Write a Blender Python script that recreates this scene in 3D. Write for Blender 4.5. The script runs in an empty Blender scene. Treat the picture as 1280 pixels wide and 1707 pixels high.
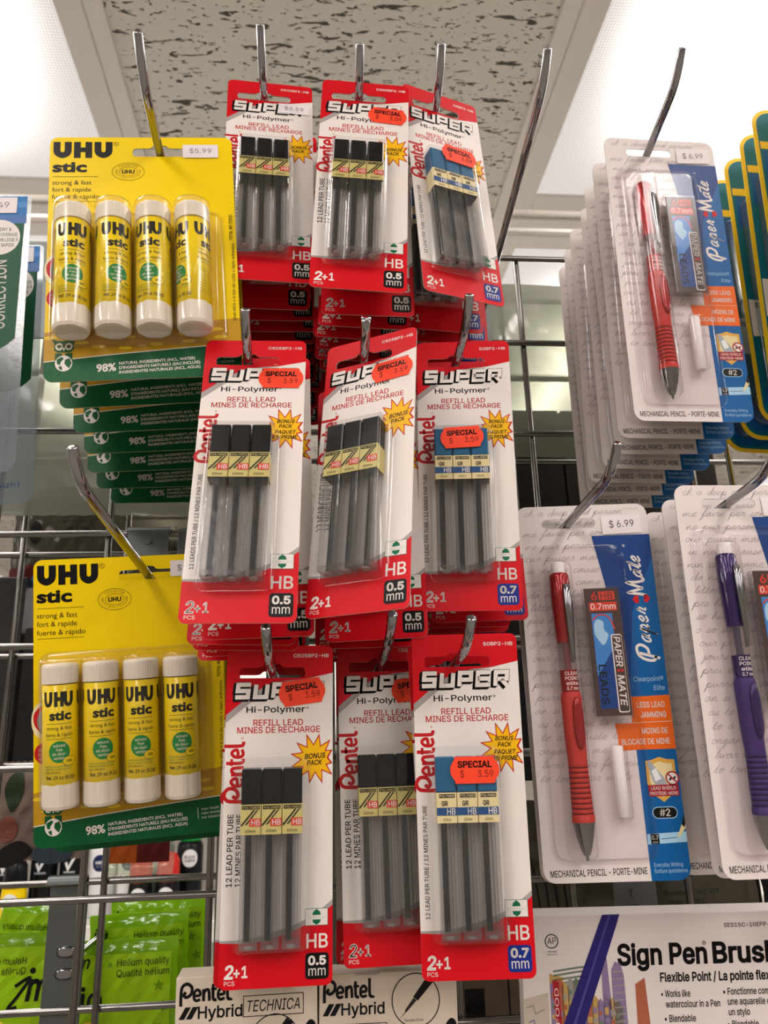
import bpy, math, random
from mathutils import Vector, Matrix, geometry

random.seed(7)
SC = bpy.context.scene
COL = SC.collection
EYE = 1.42                       # height of the camera above the floor (all heights below are relative to the eye)

# ------------------------------------------------------------------ camera, exposure, world
F_PX = 1320.0
PITCH, YAW, ROLL = math.radians(17.28), math.radians(5.33), math.radians(-1.79)
cp, sp_, cy, sy_ = math.cos(PITCH), math.sin(PITCH), math.cos(YAW), math.sin(YAW)
fw = Vector((sy_ * cp, cy * cp, sp_)); rt0 = Vector((cy, -sy_, 0)); up0 = rt0.cross(fw)
cr, sr = math.cos(ROLL), math.sin(ROLL)
rt = rt0 * cr + up0 * sr; up = up0 * cr - rt0 * sr
cam = bpy.data.cameras.new('camera'); camo = bpy.data.objects.new('camera', cam); COL.objects.link(camo)
camo.matrix_world = Matrix(((rt.x, up.x, -fw.x, 0), (rt.y, up.y, -fw.y, 0), (rt.z, up.z, -fw.z, EYE), (0, 0, 0, 1)))
cam.sensor_fit = 'VERTICAL'; cam.sensor_height = 36.0; cam.sensor_width = 27.0
cam.lens = 36.0 * F_PX / 1707.0
cam.clip_start = 0.01
cam.dof.use_dof = True; cam.dof.focus_distance = 0.40; cam.dof.aperture_fstop = 20
SC.camera = camo
SC.view_settings.view_transform = 'Standard'; SC.view_settings.look = 'None'
SC.view_settings.gamma = 1; SC.view_settings.use_curve_mapping = False
SC.view_settings.exposure = 1.15
LAMP = 15.0                        # radiance of the lit fluorescent diffusers
w = bpy.data.worlds.new('world'); SC.world = w; w.use_nodes = True
w.node_tree.nodes['Background'].inputs[0].default_value = (0.5, 0.47, 0.44, 1)
w.node_tree.nodes['Background'].inputs[1].default_value = 0.1
cyc = SC.cycles
cyc.use_denoising = True
cyc.transparent_max_bounces = 40
cyc.max_bounces = 8; cyc.diffuse_bounces = 4; cyc.glossy_bounces = 4; cyc.transmission_bounces = 6
cyc.sample_clamp_indirect = 6
cyc.caustics_reflective = False; cyc.caustics_refractive = False

# ------------------------------------------------------------------ materials
def lin(c):
    c = c.lstrip('#'); v = [int(c[i:i + 2], 16) / 255 for i in (0, 2, 4)]
    return tuple(((x + .055) / 1.055) ** 2.4 if x > .04045 else x / 12.92 for x in v) + (1,)
M = {}
def mat(name, color='#ffffff', rough=.45, metal=0, spec=.22, coat=0, trans=0, alpha=1):
    m = bpy.data.materials.new(name); m.use_nodes = True
    b = m.node_tree.nodes['Principled BSDF']
    b.inputs['Base Color'].default_value = lin(color); b.inputs['Roughness'].default_value = rough
    b.inputs['Metallic'].default_value = metal; b.inputs['Specular IOR Level'].default_value = spec
    b.inputs['Coat Weight'].default_value = coat; b.inputs['Coat Roughness'].default_value = .08
    b.inputs['Alpha'].default_value = alpha
    M[name] = m
    return m
def bump(name, scale, strength, dist=.0004, stretch=(1, 1, 1), detail=4):
    m = M[name]; nt = m.node_tree; b = nt.nodes['Principled BSDF']
    tc = nt.nodes.new('ShaderNodeTexCoord'); mp = nt.nodes.new('ShaderNodeMapping'); mp.inputs['Scale'].default_value = stretch
    n = nt.nodes.new('ShaderNodeTexNoise'); n.inputs['Scale'].default_value = scale; n.inputs['Detail'].default_value = detail
    bp = nt.nodes.new('ShaderNodeBump'); bp.inputs['Strength'].default_value = strength; bp.inputs['Distance'].default_value = dist
    nt.links.new(tc.outputs['Object'], mp.inputs[0]); nt.links.new(mp.outputs[0], n.inputs['Vector'])
    nt.links.new(n.outputs['Fac'], bp.inputs['Height']); nt.links.new(bp.outputs[0], b.inputs['Normal'])
def clear(name, tint='#ffffff', refl=1.0, rough=.04, haze=0.0, hazecol='#ffffff', wave=0, ior=1.45):
    """thin clear plastic: see-through sheet with a Fresnel reflection and, where it is cloudy, a little scattering"""
    m = bpy.data.materials.new(name); m.use_nodes = True; nt = m.node_tree; nt.nodes.clear()
    out = nt.nodes.new('ShaderNodeOutputMaterial'); tr = nt.nodes.new('ShaderNodeBsdfTransparent'); tr.inputs[0].default_value = lin(tint)
    gl = nt.nodes.new('ShaderNodeBsdfGlossy'); gl.inputs['Roughness'].default_value = rough
    ge = nt.nodes.new('ShaderNodeNewGeometry'); dt = nt.nodes.new('ShaderNodeVectorMath'); dt.operation = 'DOT_PRODUCT'
    nt.links.new(ge.outputs['Normal'], dt.inputs[0]); nt.links.new(ge.outputs['Incoming'], dt.inputs[1])
    def mm(op, a, b=None):
        n = nt.nodes.new('ShaderNodeMath'); n.operation = op; n.use_clamp = op != 'POWER'
        for i, v in enumerate((a, b)):
            if v is None: continue
            if isinstance(v, (int, float)): n.inputs[i].default_value = v
            else: nt.links.new(v, n.inputs[i])
        return n.outputs[0]
    ab = nt.nodes.new('ShaderNodeMath'); ab.operation = 'ABSOLUTE'; nt.links.new(dt.outputs['Value'], ab.inputs[0])
    sch = mm('MULTIPLY', mm('ADD', mm('MULTIPLY', mm('POWER', mm('SUBTRACT', 1.0, ab.outputs[0]), 5.0), .95), .045), refl)
    mx = nt.nodes.new('ShaderNodeMixShader')
    nt.links.new(sch, mx.inputs[0])
    src = tr.outputs[0]
    if haze:
        df = nt.nodes.new('ShaderNodeBsdfDiffuse'); df.inputs[0].default_value = lin(hazecol)
        tl = nt.nodes.new('ShaderNodeBsdfTranslucent'); tl.inputs[0].default_value = lin(hazecol)
        m2 = nt.nodes.new('ShaderNodeMixShader'); nt.links.new(df.outputs[0], m2.inputs[1]); nt.links.new(tl.outputs[0], m2.inputs[2])
        m3 = nt.nodes.new('ShaderNodeMixShader'); m3.inputs[0].default_value = haze
        nt.links.new(tr.outputs[0], m3.inputs[1]); nt.links.new(m2.outputs[0], m3.inputs[2]); src = m3.outputs[0]
    nt.links.new(src, mx.inputs[1]); nt.links.new(gl.outputs[0], mx.inputs[2]); nt.links.new(mx.outputs[0], out.inputs[0])
    if wave:
        tc = nt.nodes.new('ShaderNodeTexCoord'); n = nt.nodes.new('ShaderNodeTexNoise'); n.inputs['Scale'].default_value = wave; n.inputs['Detail'].default_value = 3
        bp = nt.nodes.new('ShaderNodeBump'); bp.inputs['Strength'].default_value = .25; bp.inputs['Distance'].default_value = .001
        nt.links.new(tc.outputs['Object'], n.inputs['Vector']); nt.links.new(n.outputs['Fac'], bp.inputs['Height'])
        nt.links.new(bp.outputs[0], gl.inputs['Normal'])
    M[name] = m
    return m

mat('red', '#d4091b', .36); mat('white', '#eee6e0', .38); mat('grey_print', '#aaa3a1', .4); mat('black', '#0d0d0f', .35)
mat('ink_red', '#c2191f', .4); mat('star_yellow', '#f6bd14', .35); mat('logo_green', '#0d6b4a', .4); mat('pale_green', '#bcd3c6', .4)
mat('navy', '#1b2f86', .35); mat('sticker', '#fb4a2c', .5); mat('sticker_ink', '#7d1c14', .6); mat('white_sticker', '#f1e9ec', .5)
mat('grey_ink', '#7d7a80', .5); mat('card_back', '#b9b2aa', .6)
mat('cap_black', '#0c0e11', .25); mat('cap_blue', '#1c5f8a', .28); mat('gold', '#cdbf78', .35); mat('cream', '#ead9a4', .4)
mat('lead', '#0c0b0b', .35); mat('label_blue', '#1d4f86', .4); mat('label_red', '#d8402c', .4)
mat('yellow', '#fbd800', .34); mat('yellow_deep', '#c89a20', .36); mat('yellow_dot', '#f2cf2e', .36); mat('uhu_green', '#075a30', .4)
mat('stick_white', '#efe9e6', .35); mat('stick_yellow', '#f8dc00', .25, coat=.4); mat('oval_ink', '#6b5a10', .4); mat('stick_green', '#118a43', .35)
mat('arrow_red', '#cf1f26', .4); mat('cap_grey', '#9a9a9e', .4); mat('pale_glow', '#fbeec4', .4)
mat('pm_card', '#e9dfdc', .36); mat('script_ink', '#c6bab9', .45); mat('pm_blue', '#0a5fa3', .33); mat('pm_navy', '#0b3f86', .33); mat('pm_orange', '#ee6a1c', .35)
mat('shield_gold', '#e2ab4c', .35); mat('shield_red', '#a8202b', .4); mat('silver_print', '#a7adb3', .35); mat('pale_blue', '#a9d3ee', .4); mat('sky_print', '#3f86cf', .35)
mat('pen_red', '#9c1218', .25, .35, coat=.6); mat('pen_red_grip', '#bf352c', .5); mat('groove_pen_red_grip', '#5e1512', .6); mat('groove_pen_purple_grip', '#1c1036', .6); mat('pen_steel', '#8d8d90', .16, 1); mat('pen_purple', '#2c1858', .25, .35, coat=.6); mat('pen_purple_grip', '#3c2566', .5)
mat('chrome', '#9c9ca0', .07, 1); mat('steel_wire', '#7d7b78', .2, 1); mat('zinc', '#686c6a', .42, .8); mat('eraser', '#f3efec', .55)
mat('case_brown', '#4b3a36', .35); mat('tape_green', '#075636', .42); mat('tape_blue', '#1d74b8', .38)
mat('teal', '#0d6f86', .3); mat('gel_blue', '#1260ab', .3); mat('border_yellow', '#f7d030', .35)
mat('kraft', '#cfc4b4', .5); mat('card_cream', '#d8cab8', .45); mat('box_dark', '#171616', .5); mat('box_brown', '#1f1917', .5); mat('box_grey', '#2e2b29', .5)
mat('lime', '#9ccb12', .3, trans=.2); mat('lime_dark', '#6f9a10', .3); mat('purple_dark', '#2c2470', .3)
mat('violet_edge', '#4d4790', .4); mat('city_violet', '#8d7aa0', .5); mat('city_red', '#b0644c', .5); mat('city_ochre', '#c2a05e', .5); mat('city_grey', '#9b978f', .5); mat('city_green', '#6d7f6c', .5); mat('city_pale', '#c9bdae', .5)
mat('frame_white', '#e4e1dc', .5); mat('floor_tile', '#8b857c', .4); mat('wall_paint', '#b9b4ac', .7); mat('shelf_white', '#e6e3dd', .45)
mat('can_black', '#17181b', .25, .2); mat('can_white', '#eceef0', .3); mat('can_silver', '#aeb6bd', .25, .7); mat('can_blue', '#1b2950', .3); mat('can_red', '#d7302a', .35); mat('can_green', '#1aa548', .35)
mat('floral', '#7c6b60', .45); mat('slate', '#3c4a56', .5); mat('leaf_dark', '#24351f', .5); mat('petal', '#7d463a', .5); mat('orange_print', '#a84e14', .4); mat('maroon', '#5a1512', .4)
mat('tan_plate', '#665b49', .5); mat('olive_', '#5d5a4b', .4); mat('blue_print', '#2a5cae', .45)
bump('frame_white', 40, .1)
clear('blister', '#fdfdfd', 1.0, .05, .004, '#ffffff', 0)
clear('tube_clear', '#f3f3f3', 1.2, .09, .05, '#eeeeee', 130)
clear('uhu_blister', '#fbf8f0', 1.1, .06, .02, '#fff6d0', 30)
clear('pm_blister', '#fbf9fa', .75, .05, .006, '#ffffff', 30)
clear('barrel_clear', '#e8e4e4', 1.2, .05, .12, '#e8e2e2')
clear('pouch', '#c9ccc0', 1.0, .12, .62, '#b9bbb0', 25)
clear('pouch_dim', '#8f8d82', 1.0, .15, .72, '#5d594c', 25)
clear('film', '#eef2e4', 1.2, .08, .12, '#f2f5ea', 30)
clear('lime_film', '#d4ea78', 1.2, .08, .75, '#9fd010', 25)
clear('tape_film', '#e9eef2', 1.2, .08, .30, '#c9d3da', 30)
clear('gel_film', '#cfe0e8', 1.2, .06, .05, '#ffffff', 40)

def node(nt, t, **k):
    n = nt.nodes.new(t)
    for a, v in k.items(): setattr(n, a, v)
    return n
# acoustic tile: grey mineral board with worm-shaped fissures and pin holes
m = mat('acoustic_tile', '#dcdad2', .85); nt = m.node_tree; b = nt.nodes['Principled BSDF']
tc = node(nt, 'ShaderNodeTexCoord')
def fiss(scale, sx, syy, lo, hi, detail, seed, dist=0.):
    mp = node(nt, 'ShaderNodeMapping'); mp.inputs['Scale'].default_value = (sx, syy, 1); mp.inputs['Location'].default_value = (seed, seed * 2, 0); mp.inputs['Rotation'].default_value = (0, 0, .22)
    n = node(nt, 'ShaderNodeTexNoise'); n.inputs['Scale'].default_value = scale; n.inputs['Detail'].default_value = detail; n.inputs['Distortion'].default_value = dist
    r = node(nt, 'ShaderNodeMapRange'); r.inputs[1].default_value = lo; r.inputs[2].default_value = hi; r.clamp = True
    nt.links.new(tc.outputs['Object'], mp.inputs[0]); nt.links.new(mp.outputs[0], n.inputs['Vector']); nt.links.new(n.outputs['Fac'], r.inputs[0])
    return r.outputs[0]
f1 = fiss(26, 1, 3.8, .615, .640, 4, 3.1, .8); f2 = fiss(85, 1, 2.2, .635, .67, 2, 9.7, .4)
mxn = node(nt, 'ShaderNodeMath', operation='MAXIMUM'); nt.links.new(f1, mxn.inputs[0]); nt.links.new(f2, mxn.inputs[1])
mc = node(nt, 'ShaderNodeMix', data_type='RGBA'); mc.inputs[6].default_value = lin('#dcdad2'); mc.inputs[7].default_value = lin('#56534c')
nt.links.new(mxn.outputs[0], mc.inputs[0]); nt.links.new(mc.outputs[2], b.inputs['Base Color'])
bp = node(nt, 'ShaderNodeBump'); bp.invert = True; bp.inputs['Strength'].default_value = .8; bp.inputs['Distance'].default_value = .003
nt.links.new(mxn.outputs[0], bp.inputs['Height']); nt.links.new(bp.outputs[0], b.inputs['Normal'])
# lit prismatic diffuser: uneven glow and small pyramid pattern painted into the emission
m = bpy.data.materials.new('lit_diffuser'); m.use_nodes = True; M['lit_diffuser'] = m; nt = m.node_tree; nt.nodes.clear()
out = node(nt, 'ShaderNodeOutputMaterial'); em = node(nt, 'ShaderNodeEmission'); em.inputs[0].default_value = (1, .915, .865, 1)
tc = node(nt, 'ShaderNodeTexCoord'); sp = node(nt, 'ShaderNodeSeparateXYZ'); nt.links.new(tc.outputs['Object'], sp.inputs[0])
def mth(op, a, b=None, clampit=False):
    n = node(nt, 'ShaderNodeMath', operation=op, use_clamp=clampit)
    for i, v in enumerate((a, b)):
        if v is None: continue
        if isinstance(v, (int, float)): n.inputs[i].default_value = v
        else: nt.links.new(v, n.inputs[i])
    return n.outputs[0]
# glow painted brightest at the middle of the lens, fading towards sides and ends
ax = mth('ABSOLUTE', sp.outputs[0]); ex = mth('POWER', mth('MULTIPLY', mth('SUBTRACT', .275, ax), 3.4, True), 2.5)
ay = mth('ABSOLUTE', sp.outputs[1]); ey = mth('POWER', mth('MULTIPLY', mth('SUBTRACT', .56, ay), 3.0, True), 2.2)
g = mth('MULTIPLY', ex, ey)
px = mth('SINE', mth('MULTIPLY', mth('ADD', sp.outputs[0], sp.outputs[1]), 700)); py = mth('SINE', mth('MULTIPLY', mth('SUBTRACT', sp.outputs[0], sp.outputs[1]), 700))
pat = mth('ADD', mth('MULTIPLY', mth('MULTIPLY', px, py), .22), 1.0)
st = mth('MULTIPLY', mth('MULTIPLY', mth('ADD', mth('MULTIPLY', g, .97), .022), pat), LAMP)
nt.links.new(st, em.inputs[1]); nt.links.new(em.outputs[0], out.inputs[0])
# floor: square vinyl tiles
m = M['floor_tile']; nt = m.node_tree; tc = node(nt, 'ShaderNodeTexCoord'); br = node(nt, 'ShaderNodeTexBrick', offset=0)
br.inputs['Color1'].default_value = lin('#8f8b84'); br.inputs['Color2'].default_value = lin('#86817a'); br.inputs['Mortar'].default_value = lin('#6d675f')
br.inputs['Scale'].default_value = 1.6; br.inputs['Mortar Size'].default_value = .006; br.inputs['Brick Width'].default_value = .5; br.inputs['Row Height'].default_value = .5
nt.links.new(tc.outputs['Object'], br.inputs['Vector']); nt.links.new(br.outputs[0], nt.nodes['Principled BSDF'].inputs['Base Color'])

# ------------------------------------------------------------------ mesh builder (millimetres in, metres out)
_tc = {}
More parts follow.
